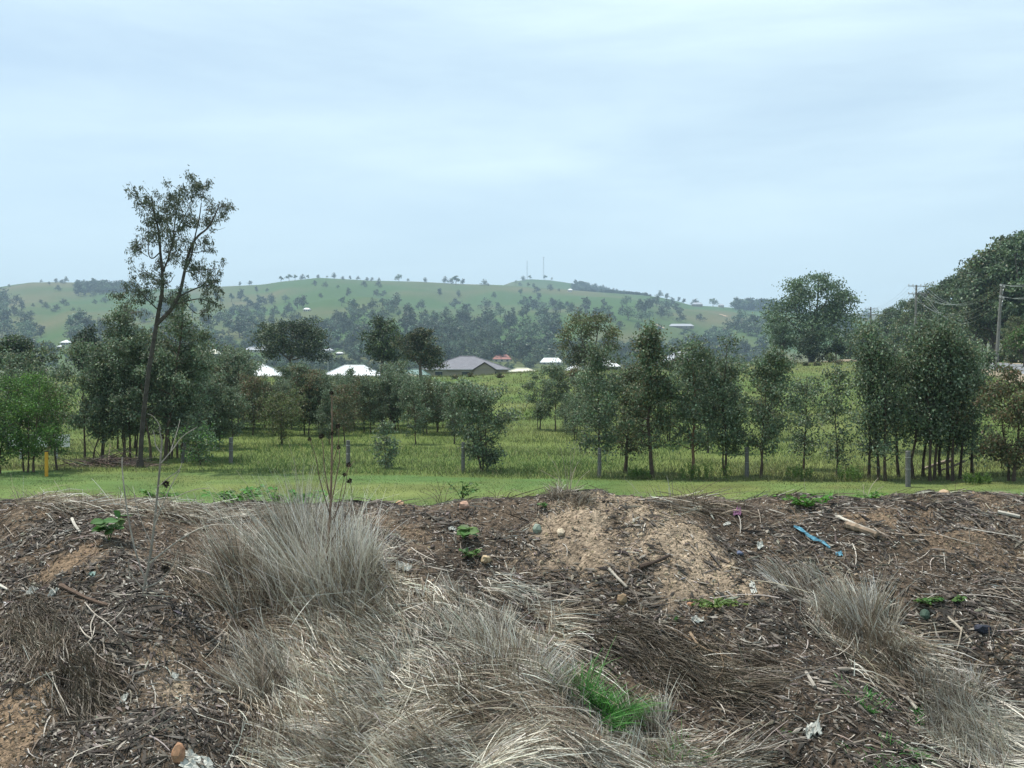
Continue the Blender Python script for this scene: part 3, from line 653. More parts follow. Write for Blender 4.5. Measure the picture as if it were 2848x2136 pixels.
stick([(838, 519), (858, 528), (876, 534)], .018, .01, 'bleached branch lying just above the log', (.42, .38, .32))
stick([(640, 571), (655, 566), (670, 559)], .02, .014, 'dark short plank-like stick on the sand', (.07, .05, .04), 'dark_stick', 'stick', .03)
stick([(609, 571), (618, 581), (627, 590)], .014, .009, 'bleached stick left of the dark sand edge', (.40, .36, .3))
stick([(466, 721), (505, 730), (527, 745), (552, 768)], .004, .007, 'long thin forked twig at the bottom centre', (.16, .12, .1), 'long_twig', 'twig', .05, [[(527, 745), (523, 720), (526, 697)]])
stick([(72, 521), (75, 528), (80, 534)], .016, .01, 'pale bark strip on the upper left slope', (.42, .39, .34), 'bark_strip', 'bark')
stick([(690, 640), (700, 655), (720, 661), (740, 670)], .012, .006, 'bare brown branch curving across the mulch right of centre', (.25, .18, .12), 'branch', 'branch', .05, [[(700, 655), (680, 665), (655, 668)], [(720, 661), (725, 678), (715, 690)]])
stick([(664, 628), (690, 642), (712, 660)], .008, .006, 'light tan twig above the curving brown branch', (.42, .3, .2))
stick([(948, 620), (962, 633), (972, 645)], .012, .008, 'pale twig near the black scrap on the right', (.34, .29, .23), br=[[(962, 633), (960, 645), (957, 655)]])
stick([(838, 672), (856, 672), (872, 676)], .014, .009, 'grey stick lying across the lower right slope', (.34, .29, .24))
stick([(806, 675), (815, 690)], .014, .012, 'bleached splinter pointing downhill on the lower right', (.31, .28, .24))
stick([(907, 700), (917, 712)], .012, .012, 'bleached splinter beside the lower right grass tufts', (.33, .3, .25))
stick([(998, 514), (1020, 519)], .02, .015, 'pale flat wood piece near the right end of the crest', (.40, .37, .32), 'wood_piece', 'wood')
stick([(1000, 492), (1024, 500)], .02, .018, 'dark branch end on the crest at the right edge', (.1, .075, .06), 'branch', 'branch')
stick([(60, 588), (90, 603), (108, 608)], .02, .012, 'dark broken stick on the left slope', (.11, .075, .055))
stick([(0, 588), (8, 592)], .012, .01, 'pale stick end at the left edge', (.5, .46, .4))
stick([(110, 630), (130, 640), (155, 642)], .012, .008, 'dark bark piece under the tall dry grass on the left', (.05, .038, .03), 'bark_piece', 'bark')
for k, (base, brs, lab) in enumerate([
 ((25, 690), [[(25, 690), (52, 678), (70, 672), (85, 673)], [(52, 678), (55, 692), (65, 710), (70, 722)], [(70, 672), (67, 655), (63, 645)], [(85, 673), (86, 688), (87, 697)], [(52, 678), (38, 683), (30, 693)]], 'white bleached branching twig on the lower left slope'),
 ((80, 650), [[(80, 655), (92, 645), (95, 632)], [(88, 648), (96, 660), (108, 668), (125, 672)], [(92, 645), (82, 638), (75, 620)]], 'bleached forked twig above the large white one'),
 ((95, 600), [[(85, 608), (95, 620), (108, 628), (118, 640)], [(95, 620), (90, 630), (92, 642)], [(108, 628), (118, 622), (125, 612)]], 'pale tangled twig on the left slope by the litter')]):
    P0 = np.array(mp(*base)); e = empty('dead_branch', P0, lab, 'branch', 'bleached twigs on the left slope')
    for j, b in enumerate(brs):
        a = Acc(); Q = smooth(np.array([np.array(mp(*p)) + np.array([0, 0, .04]) for p in b]) - P0, 2); tube(a, Q, np.linspace(.006, .0025, len(Q)), (.4, .355, .3), 5); a.build('twig', BARK, e)
def scrap(px, py, wx, hy, label, mat, name='plastic_scrap', cat='litter', crump=.35, path=None, n=9, rot=None):
    """a crumpled sheet with real thickness"""
    x, y, z = mp(px, py); u = np.linspace(-.5, .5, n); Ug, Vg = np.meshgrid(u, u, indexing='ij')
    s = min(wx, hy) * crump
    Zg = np.abs(rng.normal(size=(n, n))) * s * .6; Xg = Ug * wx * (1 - .15 * rng.random((n, n))) + rng.normal(size=(n, n)) * s * .12; Yg = Vg * hy * (1 - .3 * np.abs(Ug)) + rng.normal(size=(n, n)) * s * .15
    if path is not None:
        P = smooth(np.array([mp(*p) for p in path]) - np.array([x, y, z]), 3); t = np.linspace(0, len(P) - 1, n).astype(int)
        t = np.interp(np.linspace(0, len(P) - 1, n), np.arange(len(P)), np.arange(len(P)))
        C_ = np.stack([np.interp(t, np.arange(len(P)), P[:, k]) for k in range(3)], -1)
        wv = hy * U(.5, 1.2, n); Xg = C_[:, None, 0] + Vg * wv[:, None] * .35 + rng.normal(size=(n, n)) * s * .12; Yg = C_[:, None, 1] + Vg * wv[:, None]; Zg = M(Xg + x, Yg + y) - z + .03 + np.abs(rng.normal(size=(n, n))) * s * .5
    else: Zg = Zg + M(Xg + x, Yg + y) - z + .01
    V = np.stack([Xg, Yg, Zg], -1).reshape(-1, 3); m = len(V); V2 = V - np.array([0, 0, .003])
    i = (np.arange(n - 1)[:, None] * n + np.arange(n - 1)[None]).ravel(); q = np.stack([i, i + n, i + n + 1, i + 1], 1)
    ed = [(k * n, (k + 1) * n) for k in range(n - 1)] + [((k + 1) * n + n - 1, k * n + n - 1) for k in range(n - 1)] + [(k + 1, k) for k in range(n - 1)] + [((n - 1) * n + k, (n - 1) * n + k + 1) for k in range(n - 1)]
    sideq = [[a_, b_, b_ + m, a_ + m] for a_, b_ in ed]
    a = Acc(); a.add(np.concatenate([V, V2]), np.concatenate([q, q[:, ::-1] + m, np.array(sideq)]), (.6, .6, .6))
    o = a.build(name, mat, smooth=False); o.location = (x, y, z); return tag(o, label, cat)
BLUE = solid('blue_plastic', (.13, .36, .47), .5, (.09, .24, .33), 14); PINK = solid('pink_fabric', (.42, .2, .34), .9, (.25, .12, .2), 30)
WHT = solid('white_plastic', (.55, .55, .5), .6, (.32, .31, .27), 14); BRN = solid('brown_card', (.26, .19, .12), .8, (.16, .12, .08), 15); TEAL = solid('teal_plastic', (.10, .2, .17), .5)
scrap(794, 531, .4, .034, 'torn light blue plastic strip running down the right slope', BLUE, path=[(794, 530), (803, 535), (812, 542), (822, 545), (830, 552)], n=16, crump=.45)
scrap(839, 556, .06, .05, 'small light blue plastic scrap below the long strip', BLUE)
scrap(737, 515, .07, .09, 'crumpled pink rag near the crest right of the sandy heap', PINK, 'rag', 'rag', .5)
scrap(404, 569, .14, .07, 'crumpled white scrap in the mulch left of the large-leaved weed', WHT)
scrap(760, 547, .06, .06, 'crumpled white paper scrap among dry stalks on the right', WHT, 'paper_scrap')
scrap(753, 590, .05, .12, 'white torn scrap standing left of the pale tussock', WHT, 'paper_scrap')
scrap(698, 621, .10, .05, 'pale scrap in mulch under the green mat', WHT)
scrap(727, 525, .07, .03, 'clean white flat chip beside the pink rag', WHT, 'plastic_chip', crump=.15)
scrap(813, 733, .11, .09, 'greenish white rag scrap in the lower right mulch', WHT, 'rag', 'rag')
scrap(32, 594, .08, .09, 'white crumpled scrap at the far left', WHT)
scrap(53, 596, .07, .06, 'small white ball of paper right of the far left scrap', WHT, 'paper_scrap', 'litter', .6)
scrap(124, 701, .05, .08, 'small torn white scrap below the bleached twigs', WHT, 'paper_scrap')
scrap(175, 678, .05, .05, 'tiny white scrap left of the brown wispy tussock', WHT, 'paper_scrap')
scrap(199, 768, .24, .16, 'large white crumpled rag cut by the bottom edge', WHT, 'rag', 'rag', .13, n=14)
scrap(92, 575, .06, .04, 'grey-blue flat piece below the orange soil patch', TEAL, crump=.1)
scrap(452, 531, .07, .05, 'bright white scrap behind the large-leaved weed', WHT, 'paper_scrap', crump=.4)
scrap(370, 552, .2, .07, 'ragged white sheet right of the tall stalk plant', WHT, 'plastic_sheet', path=[(355, 543), (365, 549), (378, 557)], n=10)
e = empty('torn_paper_cup', mp(585, 752), 'torn brown and white paper bowl at the bottom centre right', 'litter')
def bowl(e):
    for nm, m_, r0, r1, a0, a1 in (('brown_shell', BRN, .11, .05, .3, 2.9), ('white_flap', WHT, .12, .05, 3.3, 4.4), ('white_flap', WHT, .12, .05, 5.0, 6.1)):
        th = np.linspace(a0, a1, 12); rr = np.linspace(r1, r0, 5); V = []
        for r_ in rr:
            for t_ in th: V.append([math.cos(t_) * r_ * 1.1, math.sin(t_) * r_ * .7, (r_ - r1) * (1.2 if nm == 'brown_shell' else .35) + .02 + U(-.006, .006)])
        V = np.array(V); i = (np.arange(4)[:, None] * 12 + np.arange(11)[None]).ravel(); q = np.stack([i, i + 1, i + 13, i + 12], 1)
        a = Acc(); a.add(V, q); a.add(V - np.array([0, 0, .004]), q[:, ::-1]); a.build(nm, m_, e)
bowl(e)

# ------------------------------------------------------------------ paddock grass
def field_grass():
    def band(name, lab, n, y0, y1, hl, hh, wd, cols, lawn=None, seg=2, pw=1.0):
        a = Acc(); y = y0 + (y1 - y0) * rng.random(n) ** pw; x = U(-1, 1, n) * (y * .53 + 2)
        yb = 40.2 - .13 * x + 1.2 * fbm(x * .25, y * .02, 3)
        if lawn is True: k = y < yb + U(-.3, .2, n)
        elif lawn is False: k = y > yb + U(-.3, .3, n)
        else: k = y > 0
        x, y = x[k], y[k]
        cl = fbm(x * .35, y * .35, 3); k = rng.random(len(x)) < np.clip(.75 + cl, .25, 1); x, y = x[k], y[k]; n = len(x)
        z = T(x, y); nn = np.clip(fbm(x * .11 + 5, y * .11, 3) * 1.7 + .45 + rng.normal(size=n) * .18, 0, 1)[:, None]
        c = np.array(cols[0]) * (1 - nn) + np.array(cols[1]) * nn; st = rng.random(n) < .10; c = np.where(st[:, None], np.array([.30, .26, .13]), c) * jitc(np.ones(3), n, .2, .05)
        d = np.stack([rng.normal(size=n) * .3, rng.normal(size=n) * .3, np.ones(n)], -1); b = np.stack([rng.normal(size=n) * .3, rng.normal(size=n) * .3, -U(0, .3, n)], -1)
        hv = U(hl, hh, n) * (1 + fbm(x * .5, y * .5, 2) * .8)
        blades(a, np.stack([x, y, z - .01], -1), d, b, hv, U(.6, 1.4, n) * wd, c, seg, coltip=c * 1.25)
        o = a.build(name, GRASS); tag(o, lab, kind='stuff')
    band('lawn_grass', 'short mown green grass strip beyond the mound', 90000, 27, 42, .03, .07, .02, [(.085, .155, .045), (.125, .165, .06)], True, 1)
    band('tall_grass', 'long unmown green and seeding grass of the paddock', 210000, 36, 78, .12, .32, .018, [(.07, .13, .035), (.125, .14, .058)], False, 2, 1.4)
    band('paddock_grass', 'grass of the farther paddock up to its crest', 110000, 76, 240, .2, .45, .06, [(.085, .135, .035), (.135, .14, .055)], None, 1, 1.3)
field_grass()

# ------------------------------------------------------------------ trees
EUC = [(.09, .14, .075), (.105, .155, .09), (.15, .19, .13), (.11, .125, .06)]
EUCR = [(.10, .12, .055), (.13, .12, .06), (.15, .10, .055), (.09, .125, .06)]
BRI = [(.065, .15, .025), (.055, .115, .025), (.09, .16, .03)]
DRK = [(.03, .056, .026), (.038, .064, .028), (.05, .062, .03)]
OLV = [(.08, .12, .04), (.095, .12, .045), (.12, .115, .05)]
def lcol(pal, n):
    pal = np.array(pal); c = jitc(np.ones(3), n, .22, .06) * pal[rng.integers(0, len(pal), n)]
    g = rng.random(n) < .2; return np.where(g[:, None], c * 1.8 + .04, c * 1.1)  # some leaves paler: soft glints put into the leaf colour
def sapling_mesh(h, wd, cb, nl, stems=1, pal=EUC, ls=.085, lean=0., prof='oval', tr=.045, dens_r=.2, bark=(.085, .062, .046), nb=None, sep=.5):
    tk = Acc(); cr_ = Acc(); cl = []; nl = int(nl * 1.2); wd *= 1.16; ls *= 1.35; cb *= .62
    for s in range(stems):
        a0 = U(0, 2 * pi); off = np.array([math.cos(a0), math.sin(a0) * .6, 0]) * (sep * .35 if stems > 1 else 0)
        hh = h * (1 if s == 0 else U(.7, .96)); k = 9
        ts = np.linspace(0, 1, k); wob = np.cumsum(rng.normal(size=(k, 2)) * .035 * hh / k * 2.2, 0)
        spread = np.array([math.cos(a0), math.sin(a0)]) * (sep if stems > 1 else 0)
        P = np.stack([off[0] + wob[:, 0] + lean * hh * ts + spread[0] * ts ** 1.2, off[1] + wob[:, 1] + spread[1] * ts ** 1.2, hh * .97 * ts - .1 * (ts == 0)], -1)
        r = tr * (1 - ts * .86) * (1 if s == 0 else .75); r[0] *= 1.35; tube(tk, P, r, np.array(bark) * U(.85, 1.15), 7)
        m = nb or int(18 + 14 * h / 5); m = max(6, m // max(1, stems) + 4)
        for j in range(m):
            t = cb + (1 - cb) * (j + rng.random()) / m * .97; p0 = np.array([np.interp(t, ts, P[:, q]) for q in range(3)])
            u = (t - cb) / (1 - cb)
            pf = {'oval': (math.sin(pi * min(1, u * .86 + .14)) ** .55), 'cone': 1.15 * (1 - u) ** .7 * min(1, u * 6 + .35), 'round': math.sqrt(max(0, 1 - (2 * u - 1) ** 2)), 'flat': .35 + .75 * u}[prof]
            az = j * 2.4 + U(-.6, .6); L = wd * .5 * pf * U(.55, 1.12) + .08; el = U(.35, .95)
            tip = p0 + np.array([math.cos(az) * L, math.sin(az) * L, math.tan(el) * L * .62]); mid = (p0 + tip) / 2 + np.array([0, 0, -.06 * L]) + rng.normal(size=3) * .05 * L
            r0 = tr * (1 - t) * .42 + .006; tube(tk, smooth([p0, mid, tip], 1), np.linspace(r0, .004, 4), bark, 4, caps=False)
            for q in (.45, .72, 1.0): cl.append(p0 * (1 - q) + tip * q + rng.normal(size=3) * dens_r * .35)
        cl.append(P[-1] + np.array([0, 0, .02])); cl.append(P[-2])
    cl = np.array(cl); top = np.sort(cl[:, 2])[-3]; kz = cb * h; cl[:, 2] = np.where(cl[:, 2] > kz, kz + (cl[:, 2] - kz) * (h * .965 - kz) / max(.1, top - kz), cl[:, 2]); wgt = U(.1, 1.6, len(cl)) ** 1.5; wgt[rng.random(len(cl)) < .2] = .03; wgt /= wgt.sum()
    ci = rng.choice(len(cl), nl, p=wgt); pos = cl[ci] + rng.normal(size=(nl, 3)) * dens_r * .85 * np.array([1, 1, .8]) * (.7 + .6 * rng.random((nl, 1)))
    ax = rng.normal(size=(nl, 3)) + np.array([0, 0, -.75]); tone = U(.75, 1.3, len(cl))[ci][:, None]
    leaves(cr_, pos, ax, ls * U(.65, 1.25, nl), ls * U(.45, .7, nl), lcol(pal, nl) * tone)
    return tk, cr_
def put_tree(name, label, x, y, meshes, cat='tree', group=None, rz=0, sc=1.0, leafmat=None, zoff=0.0):
    z = float(T(x, y)) + zoff; e = empty(name, (x, y, z), label, cat, group); e.rotation_euler.z = rz; e.scale = (sc, sc, sc)
    tk, cr_ = meshes
    mkobj('trunk', tk if isinstance(tk, bpy.types.Mesh) else tk.build('trunk', BARK, link=False), e)
    mkobj('crown', cr_ if isinstance(cr_, bpy.types.Mesh) else cr_.build('crown', leafmat or LEAF, link=False), e)
    return e
NEAR = 'young gum trees planted along the fence'
def sap(label, px, pb, pt, wpx, cb, nl, **kw):
    grp = kw.pop('group', NEAR); name = kw.pop('name', 'gum_sapling'); cat = kw.pop('cat', 'tree'); lm = kw.pop('lm', None)
    x, y, z = hit(px, pb, 30, 130); h = (pb - pt) * y / F; wd = wpx * y / F
    return put_tree(name, label, x, y, sapling_mesh(h, wd, cb, nl, **kw), cat, grp, leafmat=lm)
sap('round bushy young gum with several low stems between the third and fourth fence posts', 489, 471.7, 381, 58, .16, 6500, stems=3, prof='round', sep=.7)
sap('slim young gum growing right behind the fourth fence post', 597, 476.4, 346, 40, .3, 4300, prof='oval')
sap('dark young gum with a thick curved trunk left of the tallest pointed gum', 625, 473, 368, 42, .28, 4600, pal=EUCR[:2] + EUC[:1], tr=.075, lean=.06)
sap('tallest pointed young gum of the front row, right of centre', 655, 478, 325, 46, .3, 6800, pal=EUC[:2] + EUCR[:2], tr=.08, prof='cone', lean=-.02)
sap('young gum with an orange-brown trunk right of the tallest pointed gum', 692, 478, 339, 44, .28, 5600, tr=.065, lean=.01, bark=(.15, .09, .055))
sap('young gum with twin straight trunks and a thin leader', 727, 476, 337, 36, .3, 4800, stems=2, sep=.25)
sap('young gum whose trunk bends beside the fifth fence post', 757, 478, 352, 46, .32, 5400, stems=2, sep=.5)
sap('small open young gum standing alone in the grass right of the fifth post', 804, 470, 378, 38, .25, 2300, prof='oval', dens_r=.18)
sap('thin spindly young gum left of the dense clump', 836, 476, 366, 27, .2, 1700, prof='oval', dens_r=.17, tr=.035)
sap('young gum half hidden behind the twin-trunked gum', 708, 453, 352, 34, .3, 3000, pal=DRK)
sap('reddish brown young gum cut by the right edge of the picture', 1013, 481, 370, 60, .2, 6500, pal=EUCR, stems=2, sep=.4, tr=.06)
sap('leafy shrub leaning between the leaning post and the first fence post', 204, 465, 427, 34, .08, 1500, prof='round', pal=EUC[:2] + BRI[:1], stems=2, sep=.4, tr=.02, name='shrub', cat='shrub', nb=18)
sap('small two-tiered bushy sapling between the second and third posts', 386, 468.5, 423, 20, .1, 1100, prof='round', pal=EUC, tr=.02, nb=16, dens_r=.13, name='shrub', cat='shrub')
sap('yellowish green small tree in the grass left of centre', 282, 445, 392, 42, .25, 2600, pal=OLV, prof='round')
sap('young gum with large pale leaves and two trunks left of the big gum', 88, 459, 343, 40, .3, 5200, stems=2, sep=.6, tr=.05, ls=.1)
sap('young gum with a forked base nearest the branch pile', 100, 458, 352, 36, .3, 4000, stems=2, sep=.5, tr=.045, ls=.1)
sap('tall dense gum standing right behind the big leaning gum', 158, 461, 294, 66, .3, 9500, stems=3, sep=.9, tr=.075, ls=.1)
sap('leafy gum directly behind the left side of the big leaning trunk', 134, 459, 304, 34, .3, 4600, stems=2, sep=.5, tr=.05)
sap('leafy gum directly behind the right side of the big leaning trunk', 172, 459, 308, 34, .3, 4600, stems=2, sep=.5, tr=.05)
sap('slim gum at the right shoulder of the big leaning gum', 176, 458, 330, 46, .3, 6000, stems=2, sep=.5, tr=.06)
sap('gum with thin stems between the branch pile and the big gum trunk', 124, 459, 312, 48, .3, 6500, stems=2, sep=.5, tr=.05)
sap('bright green young wattle tree at the left edge behind the yellow post', 28, 472, 375, 54, .25, 6500, pal=BRI, stems=3, sep=.7, ls=.07, name='wattle_tree')
sap('green tree with a leaning trunk just right of the yellow post', 56, 470, 385, 32, .3, 2600, pal=BRI[:2] + OLV, lean=-.08, ls=.075, name='wattle_tree')
sap('bright green tree cut by the left edge', -4, 474, 380, 44, .2, 4200, pal=BRI + DRK[:1], stems=2, ls=.07, name='wattle_tree')
# dense clump at the right
CL = [(870, 479, 338, 34, .33), (878, 480, 331, 38, .35), (886, 481, 327, 40, .36), (899, 477, 325, 40, .4), (914, 479, 321, 42, .38), (921, 477, 326, 38, .42), (928, 481, 322, 42, .42),
      (934, 480, 318, 44, .42), (941, 477, 322, 40, .4), (947, 480, 317, 42, .4), (953, 481, 322, 44, .36), (958, 479, 330, 44, .36), (975, 474, 345, 40, .3)]
CLAB = ['leftmost trunk', 'second trunk from the left, straight and grey,', 'third trunk from the left, thin and dark,', 'thin trunk just left of the sixth post', 'brown trunk just right of the sixth post', 'short-crowned trunk second right of the sixth post',
        'thick trunk left of the clump centre', 'thick trunk at the clump centre', 'slender trunk right of the clump centre', 'reddish trunk fourth from the right', 'trunk third from the right', 'brown trunk second from the right', 'sparse trunk farthest right']
rr0 = random.Random(9)
for (px, pb, pt, wp, cb), lb in zip(CL, CLAB):
    sap('young gum in the dense right clump, ' + lb.strip(','), px, pb, pt + rr0.uniform(-8, 26), wp * rr0.uniform(.55, .95), cb * rr0.uniform(.6, 1.3), 2100, lean=rr0.uniform(-.03, .03), group='young gums of the dense right clump', tr=.055, ls=.09, dens_r=.22, bark=(.075, .055, .042))
# back rows share a few meshes
VAR = []
for k in range(7):
    h = 5.0; tk, cr_ = sapling_mesh(h, [2.6, 2.3, 2.8, 2.2, 2.7, 2.5, 3.0][k], [.3, .25, .28, .2, .3, .22, .25][k], 3000, stems=[1, 2, 1, 1, 2, 3, 2][k], sep=.4,
        pal=[EUC, EUC, EUCR, EUC, DRK + EUC, EUC, EUC][k], prof=['oval', 'cone', 'oval', 'oval', 'round', 'oval', 'round'][k], ls=.11, tr=.05)
    VAR.append((tk.build('trunk', BARK, link=False), cr_.build('crown', LEAF, link=False)))
rr = random.Random(5)
BACK = [(px + rr.uniform(-4, 4), 431 + rr.uniform(-4, 5), None) for px in range(182, 485, 8)] + [(px + rr.uniform(-5, 5), 425 + rr.uniform(-3, 4), None) for px in range(195, 480, 12)]
TOPC = [(180,345),(205,352),(222,348),(235,342),(246,356),(256,378),(284,380),(292,362),(302,359),(315,368),(328,376),(340,372),(350,376),(358,366),(366,378),(382,378),(392,360),(403,360),(410,378),(428,376),(445,384),(480,386),(500,386)]
BACK += [(539, 429.5, 372), (556, 431, 364), (567, 434, 395), (575, 430, 366), (585, 436, 372), (604, 437, 368), (575, 440, 392)]
BACK += [(px, 445 + rr.uniform(-4, 4), 385 + rr.uniform(-8, 12)) for px in (218, 232, 330, 345, 415, 455)]
BACK += [(px, 440 + rr.uniform(-4, 6), 362 + rr.uniform(-6, 10)) for px in (640, 668, 700, 738, 770)]
BACK += [(px, 447 + rr.uniform(-4, 4), 355 + rr.uniform(-6, 10)) for px in (118, 134, 165, 186, 202, 214)]
BACK += [(px, 452, 350 + rr.uniform(-6, 8)) for px in (896, 925, 955, 10, 40)]
for i, (px, pb, pt) in enumerate(BACK):
    if pt is None: pt = np.interp(px, [a for a, b in TOPC], [b for a, b in TOPC]) + rr.uniform(-1, 6)
    x, y, z = hit(px, pb, 30, 200); v = VAR[i % 7]
    lab = 'young gum in the far row across the paddock' if pb < 442 else 'young gum standing behind the front row'
    put_tree('gum_sapling', lab, x, y, v, 'tree', lab.replace('young gum', 'young gums'), rr.uniform(0, 6.28), (pb - pt) * y / F / 5.0)

# big leaning gum
def z1(zx, zy): return (zx * .1994, 172.6 + zy * .1994)
def big_gum():
    x0, y0, z0 = hit(140, 467.5, 30, 100); e = empty('gum_tree', (x0, y0, z0), 'tall lone gum tree with a leaning forked trunk and open crown', 'tree')
    o = np.array([x0, y0, z0]); tk = Acc(); bark = np.array([.075, .064, .056])
    def W(c, d0=0, d1=0): return np.array([np.array(at(*z1(a, b), y0 + d0 + (d1 - d0) * i / max(1, len(c) - 1))) for i, (a, b) in enumerate(c)]) - o
    def br(c, r0, r1, d0=0, d1=0):
        r0 *= .72 if r0 < .15 else 1; P = smooth(W(c, d0, d1), 2); tube(tk, P, np.linspace(r0, r1, len(P)), bark * U(.85, 1.1), 8, caps=False); return P
    br([(702, 1485), (706, 1400), (712, 1290), (728, 1150), (742, 1020), (765, 880), (785, 760), (795, 700)], .14, .085)
    tube(tk, W([(700, 1500), (703, 1440)]), [.2, .14], bark * .8, 8)
    limbs = [([(795, 700), (815, 600), (815, 500), (803, 400), (800, 300), (770, 200), (760, 120)], .12, .02, 0, -.6),
     ([(785, 760), (850, 700), (900, 620), (925, 500), (945, 400), (985, 320), (1045, 280), (1080, 210), (1100, 160)], .13, .02, 0, .7),
     ([(925, 500), (960, 430), (975, 330), (1000, 230), (1010, 150)], .06, .015, .2, -.2), ([(900, 620), (960, 590), (1010, 570), (1060, 560), (1090, 540)], .05, .012, .1, -.8),
     ([(880, 660), (950, 640), (1010, 630), (1060, 650), (1090, 660)], .045, .012, .1, -.4), ([(815, 500), (850, 420), (870, 320), (880, 220), (900, 130)], .06, .014, 0, .6),
     ([(803, 400), (760, 440), (740, 400), (750, 300), (735, 200)], .04, .012, 0, .3), ([(740, 420), (710, 400), (680, 350)], .025, .01, 0, .2), ([(800, 560), (760, 520), (720, 500), (690, 490)], .035, .01, 0, .4),
     ([(795, 690), (740, 640), (700, 590), (660, 560)], .04, .012, 0, -.5), ([(945, 400), (1000, 400), (1050, 385), (1085, 375)], .03, .008, .3, .3), ([(770, 200), (740, 160), (700, 160)], .02, .007, -.4, -.4),
     ([(870, 320), (910, 250), (950, 170), (965, 110)], .03, .01, .4, .1), ([(1045, 280), (1090, 290), (1130, 275)], .015, .004, .5, .5), ([(900, 620), (950, 680), (990, 710)], .03, .01, .1, .5),
     ([(815, 540), (850, 560), (870, 520)], .03, .01, 0, -.4), ([(800, 640), (830, 650), (855, 600)], .04, .01, 0, .6), ([(925, 500), (980, 480), (1040, 490), (1090, 480)], .035, .01, .2, .9)]
    for l in limbs: br(*l)
    CLU = [(780, 130, 50), (730, 170, 45), (740, 230, 55), (820, 240, 60), (870, 200, 50), (900, 130, 60), (960, 110, 62), (1030, 110, 60), (1080, 150, 48), (1000, 180, 60), (930, 200, 60), (850, 290, 60), (780, 310, 50), (900, 300, 50),
     (680, 350, 40), (720, 380, 32), (800, 380, 42), (900, 380, 52), (1010, 360, 40), (1070, 380, 30), (940, 460, 55), (1010, 480, 48), (1080, 500, 42), (700, 500, 45), (760, 500, 50), (850, 550, 50), (1060, 560, 45), (1000, 550, 48),
     (680, 580, 50), (740, 600, 50), (1090, 650, 42), (950, 620, 40), (850, 640, 45), (990, 690, 32), (650, 620, 42), (1050, 80, 35), (1105, 165, 28), (700, 120, 30), (650, 370, 25), (1110, 590, 25), (620, 690, 40), (820, 160, 35), (770, 430, 28), (960, 260, 42)]
    cr_ = Acc(); P = []; B = []
    for (a, b, r) in CLU:
        c = np.array(at(*z1(a, b), y0)) - o; rr_ = r * .1994 * y0 / F; n = int(36 * (r / 40) ** 2 * 6.6)
        dep = U(-1.3, 1.3)
        sub = rng.normal(size=(12, 3)) * rr_ * .62 + c + np.array([0, dep, 0])
        for s_ in sub:
            tube(tk, [c * .6 + s_ * .4 + np.array([0, 0, -.1]), s_], [.012, .005], bark, 3, caps=False)
        P.append(sub[rng.integers(0, 12, n)] + rng.normal(size=(n, 3)) * rr_ * .2 - np.array([0, 0, .06]))
    P = np.concatenate(P); n = len(P)
    leaves(cr_, P, rng.normal(size=(n, 3)) * .6 + np.array([0, 0, -1.]), .125 * U(.7, 1.25, n), .04 * U(.7, 1.3, n), lcol([(.06, .085, .045), (.075, .09, .055), (.095, .105, .07)], n))
    cr_.build('crown', LEAF, e); tk.build('trunk', BARK, e)
big_gum()

# mid distance and far trees
def lobe_mesh(h, lobes, nl, ls, pal, trunk=.3, limbs=True, mat_leaf=None, one=False, bark=(.13, .11, .09), base=0.0, shell=.55, tone=.25, bare=.0):
    """lobes: (x,y,z,rx,ry,rz) as fractions of h"""
    tk = Acc(); cr_ = tk if one else Acc(); L = np.array(lobes, float) * h
    r0 = h * .022 * (1 + trunk); top = L[np.argmax(L[:, 2])]
    tp = np.array([0, 0, base * h]); fork = np.array([0, 0, max(.12 * h, L[:, 2].min() * .7)])
    tube(tk, [tp - [0, 0, .3], (tp + fork) / 2 + rng.normal(size=3) * h * .01, fork], [r0 * 1.2, r0, r0 * .8], bark, 6, 1 if one else 0)
    for l in L:
        c = l[:3]; m = fork * .45 + c * .55 + np.array([0, 0, -.04 * h]) + rng.normal(size=3) * h * .02; tube(tk, smooth([fork, m, c], 1), np.linspace(r0 * .55, r0 * .12, 4), bark, 4, 1 if one else 0, caps=False)
    vol = (L[:, 3] * L[:, 4] * L[:, 5]) ** (2 / 3); p = vol / vol.sum(); ci = rng.choice(len(L), nl, p=p)
    d = nrm(rng.normal(size=(nl, 3))); rad = rng.random(nl) ** shell
    # sub-clumps give the surface bumps
    k = 13; sub = nrm(np.random.default_rng(int(h * 97) % 991).normal(size=(len(L), k, 3))); dots = np.einsum('nj,nkj->nk', d, sub[ci]); bump = .72 + .34 * np.clip((dots.max(1) - .55) / .45, 0, 1)
    si = rng.integers(0, k, nl); sr = (.5 + .5 * np.random.default_rng(5).random((len(L), k)))[ci, si]
    pos = L[ci, :3] + L[ci, 3:] * (sub[ci, si] * sr[:, None] * 1.02 + rng.normal(size=(nl, 3)) * .27 * np.array([1, 1, .7]))
    ax = rng.normal(size=(nl, 3)) + np.array([0, 0, -.4]); t = U(1 - tone, 1 + tone, len(L))[ci][:, None]
    leaves(cr_, pos, ax, ls * U(.6, 1.4, nl), ls * U(.5, .9, nl), lcol(pal, nl) * t, 0)
    return (tk, cr_)
def rlobes(n, cz0, cz1, spread, r, flat=.75, seed=0, top=True):
    g = np.random.default_rng(seed); out = []
    for i in range(n):
        t = i / max(1, n - 1); z = cz0 + (cz1 - cz0) * t; sp_ = spread * (1 - .75 * t ** 2 if top else 1); a = i * 2.4 + g.uniform(-.5, .5); q = sp_ * g.uniform(.5, 1)
        rr_ = r * g.uniform(.7, 1.2) * (1 - .25 * t); out.append((math.cos(a) * q, math.sin(a) * q, z, rr_, rr_, rr_ * flat))
    return out
